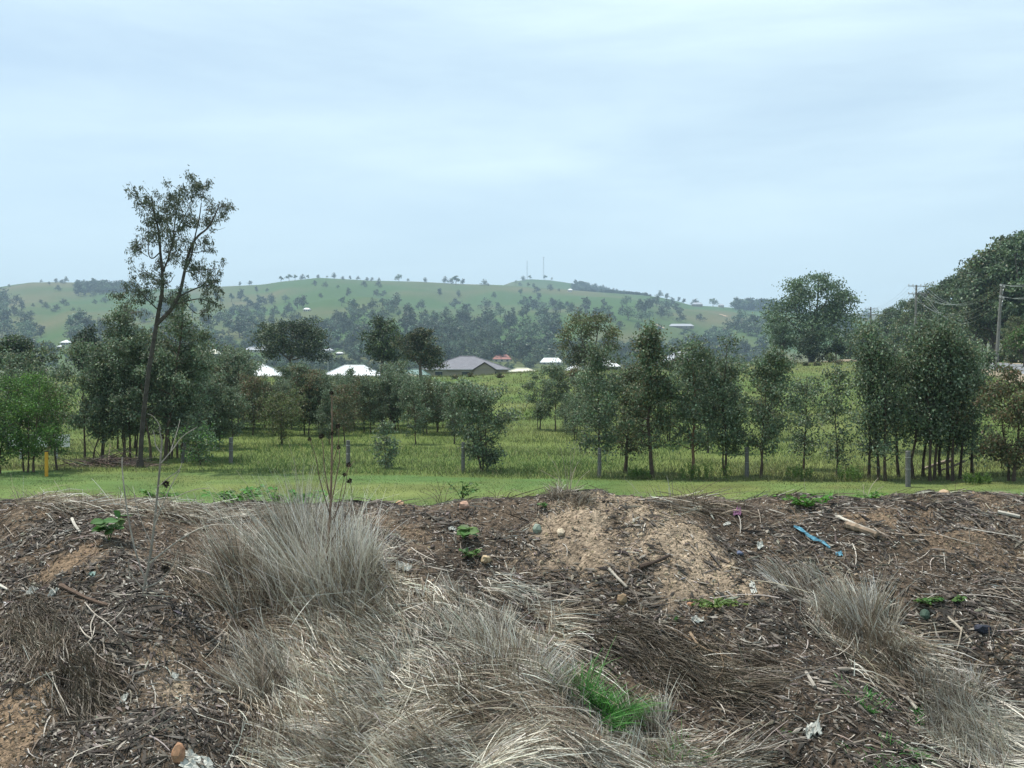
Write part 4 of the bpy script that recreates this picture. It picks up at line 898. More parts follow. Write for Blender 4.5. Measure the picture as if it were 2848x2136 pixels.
def midtree(label, px, pb, pt, y, lobes, nl, ls, pal, name='tree', group=None, **kw):
    x = X_of(px, y); z = float(T(x, y)); h = ZC - (pt - HY) / F * y - z
    return put_tree(name, label, x, y, lobe_mesh(h, lobes, nl, ls, pal, **kw), 'tree', group, leafmat=FARLEAF)
midtree('dark round tree at the left edge beyond the green wattle', 17, 396, 333, 112, rlobes(9, .45, .82, .30, .26, .8, 1), 9000, .26, DRK + OLV[:1])
midtree('dark dome-topped tree left of the big gum', 87, 394, 327, 118, rlobes(8, .35, .84, .16, .2, .9, 2), 6500, .26, DRK)
midtree('broad dark double-crowned tree above the bright white roof', 290, 381, 317, 150, [(-.33, 0, .62, .3, .3, .26), (.0, .1, .72, .26, .3, .24), (.28, 0, .7, .3, .3, .25), (.42, 0, .45, .28, .26, .2), (-.05, 0, .4, .34, .3, .2), (-.42, .1, .78, .15, .2, .17), (.15, 0, .85, .2, .2, .12)], 10500, .28, DRK + EUCR[:1])
midtree('dark tapering tree left of the pair beside the grey roofed house', 382, 378, 316, 140, rlobes(10, .38, .9, .26, .2, .9, 4), 8000, .27, DRK + OLV[:1])
midtree('dark open tree right of the pair, its crown over the grey house corner', 420, 386, 324, 126, rlobes(9, .42, .86, .28, .22, .8, 5), 7000, .25, DRK + EUCR[:2])
midtree('brownish green open gum standing behind the tallest young gum', 589, 388, 313, 118, [(-.12, 0, .82, .26, .22, .15), (.14, 0, .88, .2, .2, .12), (.3, 0, .62, .16, .2, .2), (-.25, 0, .45, .22, .22, .2), (.0, .1, .55, .2, .2, .2), (-.32, 0, .68, .12, .14, .1), (.1, 0, .35, .2, .2, .16)], 7000, .22, OLV + EUCR[:2])
midtree('very large rounded gum standing on the paddock crest at the right', 812, 362, 271, 212, [(-.05, 0, .85, .22, .25, .13), (.18, 0, .78, .2, .22, .13), (.32, 0, .6, .18, .2, .13), (-.22, 0, .72, .16, .2, .14), (-.30, 0, .5, .22, .25, .17), (.02, -.1, .6, .3, .3, .2), (-.33, 0, .3, .2, .2, .16), (.2, -.1, .42, .26, .3, .18), (-.05, -.1, .3, .28, .3, .2), (.08, 0, .93, .12, .15, .07), (.40, 0, .70, .1, .12, .08)], 17000, .42, EUC[:2] + OLV[:1])
midtree('small dark green tree at the foot of the very large gum, left of its twin', 809, 362.5, 331, 205, rlobes(6, .3, .8, .28, .3, .9, 7), 4500, .3, DRK)
midtree('small dark green tree right of its twin at the foot of the very large gum', 836, 362.5, 335, 203, rlobes(5, .45, .8, .25, .26, .9, 8), 3200, .3, DRK + BRI[1:2])
midtree('thin-trunked tree at the left skirt of the very large gum', 783, 362.5, 322, 206, rlobes(6, .5, .88, .2, .2, .8, 9), 3000, .32, EUC[:2])
midtree('pale small bush right of the small dark trees on the crest', 830, 363, 352, 200, rlobes(4, .4, .7, .3, .35, .9, 10), 900, .3, OLV, name='bush')
RF = [(847, 335, 300), (856, 328, 310), (866, 324, 290), (876, 320, 300), (886, 308, 280), (895, 305, 270), (905, 300, 262), (914, 297, 255), (924, 290, 240), (934, 284, 232), (944, 280, 222), (955, 274, 212), (965, 268, 205), (975, 264, 200), (985, 262, 190),
      (993, 246, 180), (1003, 236, 176), (1015, 229, 172), (1028, 232, 168), (1044, 240, 170), (1062, 236, 175), (870, 345, 270), (890, 338, 250), (908, 334, 235), (926, 330, 225), (942, 318, 205), (960, 312, 196), (978, 300, 186), (996, 290, 178), (1012, 284, 172), (1030, 290, 166), (1015, 315, 160), (1035, 330, 158)]
rfv = []
for k in range(6):
    tk, cr_ = lobe_mesh(18.0, rlobes(12, .35, .93, .27, .155, .62, 20 + k), 5200, .46, [EUC[:2] + OLV[:1], OLV, EUC[:2] + DRK[:1], OLV[:1] + DRK, EUC[:1] + OLV, DRK + EUC[:2]][k], trunk=.1)
    rfv.append((tk.build('trunk', BARK, link=False), cr_.build('crown', FARLEAF, link=False)))
for i, (px, pt, y) in enumerate(RF):
    x = X_of(px, y); z = float(T(x, y)); h = ZC - (pt - HY) / F * y - z
    lab = 'large eucalypt in the dark forest wall above the road, its crown against the sky' if i < 21 else 'eucalypt lower in the front of the dark forest wall by the road'
    e = put_tree('forest_tree', lab, x, y, rfv[i % 6], 'tree', 'forest trees on the skyline right of the road' if i < 21 else 'forest trees in front of the skyline ones', rr.uniform(0, 6.28), h / 18.0); e.scale = (h / 18 * 1.05, h / 18 * 1.05, h / 18)
midtree('bright green tree overhanging the right edge above the road', 1024, 372, 322, 118, rlobes(6, .45, .85, .3, .26, .7, 31), 3500, .28, BRI[:2] + OLV, name='roadside_tree')
for i, (px, pb, pt, y) in enumerate([(1005, 366, 346, 160), (1018, 369, 350, 150), (990, 363, 352, 172)]):
    midtree(['dense roadside bush on the bank across the road', 'rightmost roadside bush on the bank across the road', 'low roadside bush at the far bend of the road'][i], px, pb, pt, y, rlobes(6, .3, .7, .5, .4, .8, 40 + i), 2600, .3, OLV + DRK[:1], name='bush')
for i, (px, pb, r_) in enumerate([(794, 365, 5), (806, 366, 3), (817, 366, 3), (838, 365, 5), (776, 366, 3), (470, 377, 3), (500, 378, 3), (455, 379, 3)]):
    x, y, z = hit(px, pb, 60, 260); h = r_ * y / F * 1.4
    put_tree('grass_clump', 'brown rushy tussock on the crest of the paddock', x, y, lobe_mesh(h, [(-.3, 0, .4, .5, .5, .4), (.4, 0, .35, .5, .5, .4), (0, 0, .5, .5, .5, .4)], 260, .22, EUCR, trunk=0), 'tussock', 'brown tussocks on the paddock crest', leafmat=FARLEAF)

# far trees: 9 shared meshes, 300 single objects, the rest one wood
fv = []
for k in range(9):
    a, _ = lobe_mesh(10.0, rlobes([5, 6, 4, 7, 5, 3, 6, 4, 5][k], [.25, .3, .4, .25, .28, .5, .22, .4, .28][k], .8, [.3, .26, .25, .36, .2, .22, .45, .3, .28][k], [.28, .24, .26, .28, .24, .2, .3, .2, .26][k], .8, 60 + k), 380, 1.0, [DRK, DRK + EUC[:1], EUC[:2], DRK, DRK, EUC[:2], DRK + OLV[:1], EUC, DRK][k], one=True, trunk=.2)
    a.m = [m for m in a.m]; fv.append(a)
# split materials: tubes carry index 1 (bark), leaves 0
fm = [a.build('far_tree', [FARLEAF, BARK], link=False) for a in fv]
frng = random.Random(11); FT = []
for (px, pb, hp) in [(41, 281, 3), (9, 287, 3), (66, 282.5, 6), (56, 283, 5), (62, 284, 5), (49, 285, 4), (58, 291, 6), (41, 304, 5), (33, 307, 4), (46, 309, 7), (56, 312, 8), (64, 306, 8), (73, 311, 4), (80, 321, 13), (30, 318, 8), (24, 318, 6),
    (84, 296, 7), (93, 297, 6), (95, 304, 5), (105, 303, 7), (240, 283, 4), (250, 283, 5), (281, 279.5, 6), (289, 279.5, 7), (295, 280, 6), (302, 280, 6), (308, 279.5, 5), (318, 278.5, 4), (327, 278.5, 3), (334, 278.7, 6), (343, 280, 4), (350, 279.5, 4), (358, 280, 4), (367, 281, 4), (372, 281, 4),
    (379, 281.5, 4), (399, 281.5, 8), (408, 281.5, 3), (425, 282.5, 5), (445, 283.5, 7), (451, 284, 6), (456, 285, 10), (463, 284.5, 6), (484, 286, 7), (488, 286, 3), (523, 281, 5), (530, 280, 5), (545, 280, 5), (552, 280, 3), (516, 283, 3),
    (528, 287, 5), (534, 288, 5), (520, 286, 4), (550, 291, 7), (559, 292, 4), (494, 298, 6), (521, 296, 8), (490, 305, 5), (539, 300, 7), (537, 293, 7), (574, 292, 5), (586, 294, 5), (640, 295.5, 4), (646, 296, 4), (660, 297.5, 7), (667, 299, 6), (679, 300.5, 5), (684, 301.5, 5), (695, 303, 7),
    (706, 306, 7), (713, 305, 9), (645, 309, 6), (637, 308, 5), (681, 322, 9), (684, 338, 9), (638, 330, 8), (660, 331, 7), (628, 320, 15), (594, 317, 7), (620, 329, 9), (752, 323, 7), (760, 323, 7), (735, 326, 6), (745, 333, 7), (700, 321, 8), (668, 318, 8), (455, 309, 12), (440, 292, 4)]: FT.append((px, pb, hp * 1.05))
n_explicit = len(FT)
REG = [(76, 135, 288, 296, 16, 9), (0, 22, 303, 320, 8, 12), (0, 125, 330, 356, 36, 16), (130, 200, 300, 352, 20, 12), (200, 290, 300, 326, 34, 9), (205, 395, 324, 354, 62, 14), (290, 465, 306, 322, 36, 10), (395, 560, 322, 346, 46, 14), (445, 640, 347, 362, 34, 14), (465, 610, 308, 324, 34, 10),
       (597, 690, 306, 322, 18, 10), (690, 770, 325, 358, 30, 14), (625, 765, 350, 364, 18, 14), (230, 470, 354, 372, 34, 17), (0, 230, 354, 378, 20, 17), (250, 520, 284, 305, 14, 6), (820, 870, 318, 350, 18, 12)]
REG2 = []
for (a, b, c, d, n, hp) in REG:
    for i in range(n): REG2.append((frng.uniform(a, b), frng.uniform(c, d), hp * frng.uniform(.8, 1.5)))
for i in range(18): REG2.append((frng.uniform(735, 790), 308.5 + frng.uniform(0, 3), frng.uniform(8, 14)))
frng.shuffle(REG2)
def far_at(px, pb):
    if 572 < px < 642 and pb < 300: return hit(px, pb, 2300, 3000)
    return hit(px, pb, 540, 3000)
TOWN = [(502, 355, 361, 12), (551, 357, 364, 14), (258, 344, 352, 13), (208, 348, 356, 13), (328, 345, 352, 10), (340, 350, 355, 6), (190, 345, 350, 6), (66.5, 339, 344, 8), (61, 344, 348, 5), (307, 306, 311, 8), (570, 287, 292, 6), (697, 300, 306, 10), (721, 302, 307, 7), (681, 322, 328, 16)]
def blocks(px, pb, hp): return any(abs(px - a) < r + hp * .25 and pb > c - .5 and pb - hp < c for a, b, c, r in TOWN)
REG2 = [t for t in REG2 if not blocks(*t)]; FT = [t for t in FT if not blocks(*t)]; n_explicit = len(FT)
cnt = 0; rest = Acc(); rest_src = [(a, np.concatenate(a.v), np.concatenate(a.c)) for a in fv]
def add_rest(x, y, z, h, k):
    a, V, C = rest_src[k]; th = frng.uniform(0, 6.28); c, s = math.cos(th), math.sin(th)
    V = V * h / 10.0; V = np.stack([V[:, 0] * c - V[:, 1] * s, V[:, 0] * s + V[:, 1] * c, V[:, 2]], 1) + np.array([x, y, z])
    n0 = rest.n; rest.v.append(V); rest.c.append(C)
    for f, m in zip(a.f, a.m): rest.f.append(f + n0); rest.m.append(m)
    rest.n += len(V)
KEEP = sorted(REG2[:], key=lambda t: -t[2]); REG2 = KEEP
for i, (px, pb, hp) in enumerate(FT + REG2):
    x, y, z = far_at(px, pb); h = hp * y / F; k = frng.randrange(9)
    if h > 34: h = 34
    if i < 290:
        o = mkobj('far_tree', fm[k]); o.location = (x, y, z - .2); s = h / 10.0; o.scale = (s * frng.uniform(.9, 1.35), s * frng.uniform(.9, 1.35), s); o.rotation_euler.z = frng.uniform(0, 6.28)
        if pb < 286 or (px > 635 and pb < 306 and i < n_explicit): lab, g = 'hazy tree standing on the skyline of the far hills', 'trees on the far skyline'
        elif i < n_explicit: lab, g = 'hazy single tree on the open grassy hillside', 'scattered trees on the far hillside'
        elif pb < 328: lab, g = 'hazy tree in the upper belt of trees across the far hillside', 'tree belt on the far hillside'
        else: lab, g = 'blue-green tree among the valley trees below the far hills', 'valley trees below the far hills'
        tag(o, lab, 'tree', g); cnt += 1
    else: add_rest(x, y, z - .2, h, k)
for i in range(2300):   # wooded back of the knoll and far ridge, filler wood in the valley
    q = frng.random()
    if q < .14:
        px = frng.uniform(572, 650); top = np.interp(px, KPX, KPY); pb = top + frng.uniform(.5, 9); x, y, z = hit(px, pb, 2250, 3000); h = frng.uniform(4, 6) * y / F
    elif q < .22:
        px = frng.uniform(76, 135); pb = frng.uniform(287, 293); x, y, z = hit(px, pb, 600, 2400); h = frng.uniform(6, 9) * y / F
    elif q < .27:
        px = frng.uniform(735, 800); pb = 309.5; x, y, z = hit(px, pb, 600, 2400); h = frng.uniform(7, 13) * y / F
    else:
        while True:
            px = frng.uniform(130, 770); pb = frng.uniform(312, 372); v_ = float(vn(px / 42.0 + 60, pb / 11.0)) + (pb - 340) / 60.0 - max(0, px - 470) / 900.0
            if v_ > -.06 and not (500 < px < 700 and 326 < pb < 346): break
        hq = frng.uniform(7, 12)
        if blocks(px, pb, hq): continue
        x, y, z = hit(px, pb, 540, 2400); h = hq * y / F
    add_rest(x, y, z - .2, h, frng.randrange(9))
tag(rest.build('distant_woodland', [FARLEAF, BARK]), 'hazy woodland filling the valley and the wooded knoll', kind='stuff')

# ------------------------------------------------------------------ houses and sheds
def hip_roof(e, w_, d_, z0, rise, ridge, mat, ov=.5, cap=True):
    a = Acc(); W2, D2 = w_ / 2 + ov, d_ / 2 + ov; r2 = ridge / 2
    V = [(-W2, -D2, 0), (W2, -D2, 0), (W2, D2, 0), (-W2, D2, 0), (-r2, 0, rise), (r2, 0, rise)]
    V = np.array(V) + np.array([0, 0, z0]); V = np.concatenate([V, V[:4] - np.array([0, 0, .12])])
    a.add(V, [[0, 1, 5, 4], [2, 3, 4, 5]]); a.add(V, [[1, 2, 5], [3, 0, 4]]); a.add(V, [[6, 7, 1, 0], [7, 8, 2, 1], [8, 9, 3, 2], [9, 6, 0, 3], [9, 8, 7, 6]])
    o = a.build('roof', mat, e)
    g = Acc(); t = .07
    for x0, x1, y0, y1 in ((-W2 - .14, W2 + .14, -D2 - .14, -D2 - .003), (-W2 - .14, W2 + .14, D2 + .003, D2 + .14), (-W2 - .14, -W2 - .003, -D2, D2), (W2 + .003, W2 + .14, -D2, D2)): box(g, x0, x1, y0, y1, z0 - .16, z0 - .02)
    gg = g.build('gutter', STEEL, o)
    if cap:
        c = Acc()
        for i, j in ((0, 4), (3, 4), (1, 5), (2, 5), (4, 5)):
            if i != j: tube(c, [V[i] + [0, 0, .03], V[j] + [0, 0, .03]], .11, sides=5)
        c.build('ridge_cap', mat, o)
    return o
def house(label, px, py_eave, y, w_, d_, rise, ridge, roofm, wallm, wallh=2.6, rot=0, name='house', gable=None, cat='house', windows=3, fit=True):
    if y is None:
        y = hit(px, py_eave + 1.6, 560, 2300)[1]; w_, d_, rise, ridge, wallh = (q * y / 430.0 for q in (w_, d_, rise, ridge, wallh * .5))
    x = X_of(px, y); ze = ZC - (py_eave - HY) / F * y; zg = float(T(x, y)); z = ze - wallh
    e = empty(name, (x, y, z), label, cat, 'houses in the valley' if cat == 'house' else 'sheds in the valley'); e.rotation_euler.z = rot
    a = Acc(); box(a, -w_ / 2, w_ / 2, -d_ / 2, d_ / 2, min(-.5, zg - z - 1.0), wallh - .13); a.build('wall', wallm, e)
    hip_roof(e, w_, d_, wallh, rise, ridge, roofm)
    for k in range(windows):
        xx = -w_ / 2 + w_ * (k + .6) / (windows + .2); g = Acc(); box(g, xx - .8, xx + .8, -d_ / 2 - .05, -d_ / 2 - .004, .9, 2.1); wi = g.build('window', GLASSD, e)
        f = Acc(); box(f, xx - .88, xx + .88, -d_ / 2 - .07, -d_ / 2 - .052, 2.1, 2.18); box(f, xx - .88, xx + .88, -d_ / 2 - .1, -d_ / 2 - .052, .8, .9); f.build('frame', WHITEP, wi)
    if gable:
        gx, gw, gh = gable; a = Acc(); y0 = -d_ / 2 - 2.2; y1 = 0
        V = [(gx - gw / 2, y0, wallh), (gx + gw / 2, y0, wallh), (gx, y0, wallh + gh), (gx - gw / 2, y1, wallh), (gx + gw / 2, y1, wallh), (gx, y1, wallh + gh)]
        V = np.array(V) + [0, 0, .02]; a.add(V, [[0, 2, 5, 3], [2, 1, 4, 5]]); V2 = V - [0, 0, .15]; a.add(V2, [[3, 5, 2, 0], [5, 4, 1, 2]]); a.build('gable_roof', roofm, e)
        a = Acc(); V = np.array([(gx - gw / 2 + .3, y0 + .3, wallh - .05), (gx + gw / 2 - .3, y0 + .3, wallh - .05), (gx, y0 + .3, wallh + gh - .22)]); a.add(V, [[0, 1, 2]]); box(a, gx - gw / 2 + .3, gx + gw / 2 - .3, y0 + .35, -d_ / 2 - .003, -.5, wallh - .1); a.build('porch_wall', wallm, e)
    return e
house('wide house with a dark grey hip roof beyond the paddock crest', 467, 369.3, 250, 19.4, 14, 3.0, 3.2, R_GREY, W_TAN, gable=(4.3, 5.2, 1.6), rot=.0)
house('white roofed house glaring through the young trees left of centre', 257, 378, 190, 9.8, 10, 2.5, 1.6, R_WHITE, W_CREAM)
house('white roofed house spread wide below the dark pair of trees', 354, 377, 200, 10.2, 10, 2.1, 3.6, R_WHITE, W_CREAM)
house('low white roofed house hidden by leaves left of the glaring white roof', 232, 378, 205, 6, 8, 1.8, 1.5, R_WHITE, W_CREAM)
house('small blue-grey lean-to roof by the wide white roof', 320, 377.5, 188, 2.3, 3, .5, 1, R_BLUE, W_CREAM, 2.2, name='shed', cat='shed', windows=0)
house('small green roofed shed between the dark pair and the grey roofed house', 416, 375, 215, 4.4, 5, 1.1, 1.8, R_GREEN, W_CREAM, 2.2, name='shed', cat='shed', windows=1)
house('low cream roof in front of the green shed', 409, 377.5, 170, 2.6, 3, .45, .7, R_CREAM, W_CREAM, 2.0, name='shed', cat='shed', windows=0)
house('cream roofed low shed right of the grey roofed house', 522, 371.5, 215, 4.6, 5, .6, 2.2, R_CREAM, W_TAN, 2.2, name='shed', cat='shed', windows=0)
house('red roofed house among the valley trees', 502, 359.3, None, 7.0, 8, 1.9, 4.0, R_RED, W_CREAM)
house('white roofed house behind the trees right of the red roof', 551, 362.4, None, 8.6, 8, 1.8, 5.7, R_WHITE, W_CREAM)
house('small white roof left of the brownish gum', 574, 370.5, 225, 2.8, 6, .95, .7, R_WHITE, W_CREAM, 2.4)
house('white sloping roof right of the brownish gum', 606, 366.5, 230, 4.2, 8, 1.5, 1.1, R_WHITE, W_CREAM, 2.4)
house('light grey roofed brick house behind the young gums at the right', 681, 362.2, 240, 8.4, 9, 2.5, 1.5, R_LGREY, W_BRICK, gable=(-1.8, 4.4, 1.2))
house('pale hip roofed house left of the double-crowned tree', 258, 350, None, 8.5, 9, 2.0, 4, R_LGREY, W_CREAM)
house('large tan roofed building far behind the big gum', 208, 354, None, 9, 10, 1.8, 6, R_CREAM, W_TAN, name='hall', cat='building')
house('white walled house right of the double-crowned tree', 328, 350.5, None, 4.4, 6, .8, 2.5, R_LGREY, W_CREAM, 3.0)
house('small white roof low right of the double-crowned tree', 340, 353.3, None, 2.6, 4, .5, 1.4, R_WHITE, W_CREAM)
house('small far white roof left of the large tan building', 190, 348.5, None, 3.3, 4, .8, 1.6, R_WHITE, W_CREAM)
house('white dome-like roof above the trees at the left', 66.5, 342.6, None, 3.2, 4, 1, .6, R_WHITE, W_CREAM)
house('tiny white roof just below the white dome-like roof', 61, 346.5, None, 1.8, 3, .4, .8, R_WHITE, W_CREAM)
house('white roofed farmhouse alone on the lower left hillside', 307, 309.5, hit(307, 311, 600, 2200)[1], 8, 8, 2, 4, R_WHITE, W_CREAM, 3)
house('white roofed farm shed on the saddle right of the masts', 570, 290.3, hit(570, 292, 600, 2200)[1], 9, 10, 3, 4, R_WHITE, W_CREAM, 3, name='farm_shed', cat='shed')
house('long pale farmhouse on the ridge line among the trees at the right', 697, 304.5, hit(697, 306.5, 600, 2200)[1], 20, 14, 4, 12, R_LGREY, W_TAN, 4)
house('small pale shed on the ridge right of the long farmhouse', 721, 305.5, hit(721, 307.5, 600, 2200)[1], 10, 10, 3, 6, R_LGREY, W_CREAM, 3, name='farm_shed', cat='shed')
house('very long low blue-grey shed on the middle of the far slope', 681, 326.2, hit(681, 328, 600, 2200)[1], 30, 14, 3, 24, R_LGREY, W_TAN, 3, name='farm_shed', cat='shed', windows=5)
for px, py, rx, lab in ((724, 316, 6, 'pale bare earth scar high on the right hillside'), (660, 327, 7, 'orange earth cutting left of the very long shed'), (727, 328, 5, 'small pale earth patch below the high earth scar')):
    x, y, z = hit(px, py, 600, 2200); th = np.linspace(0, 2 * pi, 25)[:-1]; a = Acc(); rw = rx * y / F * .7
    X_ = x + np.cos(th) * rw * (1 + .2 * rng.normal(size=24)); Y_ = y + np.sin(th) * rw * 1.6 * (1 + .2 * rng.normal(size=24)); V = np.stack([np.append(X_, x), np.append(Y_, y), T(np.append(X_, x), np.append(Y_, y)) + 1.0], -1)
    a.add(V, [[i, (i + 1) % 24, 24] for i in range(24)], (.5, .38, .26)); tag(a.build('earth_patch', GROUNDM), lab, kind='structure')

# masts on the knoll
def mast(px, ptop, pbase, label, arms):
    x, y, z = hit(px, pbase, 2300, 3000); h = ZC - (ptop - HY) / F * y - z; e = empty('radio_mast', (x, y, z), label, 'mast', 'radio masts on the far knoll')
    a = Acc(); w0 = 1.3; c = [np.array([math.cos(t), math.sin(t), 0]) * w0 for t in (0, 2.094, 4.189)]
    for q in c: tube(a, [q, q * .7 + [0, 0, h]], .22, (.3, .3, .32), 4)
    n = int(h / 3)
    for i in range(n):
        z0, z1_ = h * i / n, h * (i + 1) / n; f0 = 1 - .3 * i / n
        for j in range(3): tube(a, [c[j] * f0 + [0, 0, z0], c[(j + 1) % 3] * f0 + [0, 0, z1_]], .1, (.3, .3, .32), 3, caps=False)
    a.build('lattice', BARK, e)
    for (f, wd) in arms: a = Acc(); tube(a, [[-wd, 0, h * f], [wd, 0, h * f]], .5, (.4, .4, .42), 6); a.build('antenna', BARK, e)
mast(527, 261, 279.6, 'thinner left radio mast on the far knoll', [(.97, .8), (.6, 1.6)])
mast(543.5, 257, 279.3, 'taller right radio mast with antennas on the far knoll', [(.98, 3.0), (.9, 1.8), (.72, 1.5)])

# ------------------------------------------------------------------ road, poles, wires
def strip(cl, hw, off, dz, mat, name, label, kind='structure', dash=None):
    P = smooth(np.array([(*p, 0) for p in cl]), 3)[:, :2]; t = np.gradient(P, axis=0); t /= np.linalg.norm(t, axis=1)[:, None]; n = np.stack([-t[:, 1], t[:, 0]], -1)
    a = Acc(); cols = 9; u = np.linspace(-hw, hw, cols)
    d = 0.0
    X_ = P[:, 0, None] + n[:, 0, None] * (u + off); Y_ = P[:, 1, None] + n[:, 1, None] * (u + off)
    zc = T(P[:, 0], P[:, 1])
    Z_ = np.broadcast_to(zc[:, None], X_.shape) + dz
    V = np.stack([X_, Y_, Z_], -1).reshape(-1, 3); r = len(P); i = (np.arange(r - 1)[:, None] * cols + np.arange(cols - 1)[None]); i = (i if dash is None else i[::dash]).ravel()
    a.add(V, np.stack([i, i + 1, i + cols + 1, i + cols], 1)); return tag(a.build(name, mat), label, kind=kind)
def resample(cl, step=3.0):
    P = smooth(np.array([(*p, 0) for p in cl]), 3)[:, :2]; s = np.concatenate([[0], np.cumsum(np.linalg.norm(np.diff(P, axis=0), axis=1))]); q = np.arange(0, s[-1], step); return [(np.interp(v, s, P[:, 0]), np.interp(v, s, P[:, 1])) for v in q]
RD = resample([(40, 62), (45, 84), (51.5, 106), (58.5, 130), (66, 155), (71, 185), (74, 220), (76, 260)])
def strip2(cl, u0, u1, dz, mat, name, label, dash=None, skirt=False):
    P = np.array(cl); t = np.gradient(P, axis=0); t /= np.linalg.norm(t, axis=1)[:, None]; n = np.stack([t[:, 1], -t[:, 0]], -1)
    u = np.array([u0 - .6, u0, u1, u1 + .6]) if skirt else np.array([u0, u1]); c = len(u)
    zc = T(P[:, 0], P[:, 1]) + .35; Z_ = np.repeat(zc[:, None], c, 1) + dz
    if skirt: Z_[:, 0] -= 1.2; Z_[:, -1] -= 1.2
    V = np.stack([P[:, 0, None] + n[:, 0, None] * u, P[:, 1, None] + n[:, 1, None] * u, Z_], -1).reshape(-1, 3)
    i = np.arange(len(P) - 1)
    if dash: i = i[i % dash == 0]
    i = (i[:, None] * c + np.arange(c - 1)[None]).ravel(); a = Acc(); a.add(V, np.stack([i, i + 1, i + c + 1, i + c], 1)[:, ::-1]); return tag(a.build(name, mat), label, kind='structure')
strip2(RD, -4.6, 4.6, 0, SHOULD, 'road_shoulder', 'sandy gravel shoulder of the country road', skirt=True)
strip2(RD, -3.3, 3.3, .02, ROADM, 'road', 'grey sealed country road')
strip2(RD, -.06, .06, .026, PAINT, 'road_markings', 'broken white centre line', dash=3)
strip2(RD, -3.05, -2.95, .026, PAINT, 'road_edge_line', 'white edge line')
def cyl(acc, p0, p1, r0, r1, s=8, mat=0): tube(acc, [p0, p1], [r0, r1], (.3, .3, .3), s, mat)
def power_pole(label, px, y, ptop, arms, aw, rot, pbase=None, lean=(0, 0), r=.15):
    x = X_of(px, y); z = float(T(x, y)) - .1; zt = ZC - (ptop - HY) / F * y; h = zt - z
    e = empty('power_pole', (x, y, z), label, 'power pole', 'power poles along the road')
    a = Acc(); cyl(a, (0, 0, 0), (lean[0] * h, lean[1] * h, h), r * 1.25, r * .85, 10); a.build('pole', POLEW, e); pts = []
    for py in arms:
        za = ZC - (py - HY) / F * y - z; f = za / h; c = np.array([lean[0] * h * f, lean[1] * h * f - .2, za]); dx, dy = math.cos(rot) * aw / 2, math.sin(rot) * aw / 2
        a = Acc(); box(a, -aw / 2, aw / 2, -.05, .05, -.045, .045, rot=rot, c=tuple(c)); ar = a.build('crossarm', POLEW, e); row = []
        for s in (-.94, -.45, .45, .94):
            p = c + np.array([dx * s, dy * s, .06]); a = Acc(); tube(a, [p, p + [0, 0, .06], p + [0, 0, .1], p + [0, 0, .2]], [.025, .06, .04, .05], sides=7); a.build('insulator', INSUL, ar); row.append(p + np.array([x, y, z + .2]))
        pts.append(row)
        a = Acc(); tube(a, [c + np.array([dx * .5, dy * .5, 0]), c + np.array([0, 0, -.7])], .025, sides=4); tube(a, [c + np.array([-dx * .5, -dy * .5, 0]), c + np.array([0, 0, -.7])], .025, sides=4); a.build('brace', STEEL, e)
    return pts
xC = X_of(995.5, 104); zC_ = float(T(xC, 104)); hC = (ZC + (HY - 284) / F * 104) - zC_
PC = power_pole('nearest tall leaning power pole beside the road at the right', 995.5, 104, 284, [287.5, 299], 2.1, .95, lean=(X_of(1001.7, 104) - xC) and ((X_of(1001.7, 104) - xC) / hC, .0))
PA = power_pole('power pole with two crossarms outlined against the sky right of the large gum', 916.7 - 2, 150, 285, [286.2, 294], 2.5, .1, lean=(.02, 0))
PB = power_pole('farthest power pole, small with three crossarms', 870.8, 205, 307, [309, 315, 321], 2.5, .05)
def wire(p, q, sag, label, r=.012):
    t = np.linspace(0, 1, 18)[:, None]; P = p * (1 - t) + q * t; P[:, 2] -= sag * 4 * (t * (1 - t))[:, 0]; a = Acc(); tube(a, P - P[0], r, (.3, .3, .3), 4); o = a.build('power_wire', WIREM); o.location = P[0]; tag(o, label, 'wire', 'power wires strung between the poles')
xD, yD = 32.0, 52.0; PD = [[np.array([xD + s * .9, yD - s * .7, 14.0 - k * 1.1]) for s in (-1, -.45, .45, 1)] for k in range(2)]
for k in range(2):
    for j in range(4):
        wire(PA[k][j], PC[k][j], 2.4 + .35 * j * k, 'slack power wire hanging from the skyline pole to the leaning pole', .011)
        wire(PC[k][j], PD[k][j], 2.0, 'power wire running from the leaning pole out at the right edge', .009)
        wire(PB[k][j], PA[k][j], 1.2, 'power wire between the two farther poles', .009)
# street lamps in the housing estate
for px, pt, pb, y, two, lab in ((328, 359.5, 376, 230, False, 'slim street lamp in front of dark trees left of the wide white roof'), (556, 349, 371, 300, True, 'street lamp with two curved arms above the cream shed')):
    x = X_of(px, y); z = float(T(x, y)); h = ZC - (pt - HY) / F * y - z; e = empty('street_lamp', (x, y, z), lab, 'street lamp')
    a = Acc(); tube(a, [[0, 0, 0], [0, 0, h * .9]], [.11, .07], sides=8); a.build('pole', STEEL, e)
    for s in ((-1, 1) if two else (-1,)):
        a = Acc(); tube(a, smooth([[0, 0, h * .88], [s * .3, 0, h * .97], [s * 1.6, 0, h]], 2), .06, sides=6); a.build('arm', STEEL, e)
        a = Acc(); tube(a, [[s * 1.5, 0, h], [s * 1.8, 0, h + .05], [s * 2.2, 0, h - .02]], [.08, .15, .08], sides=8); a.build('lamp_head', INSUL, e)

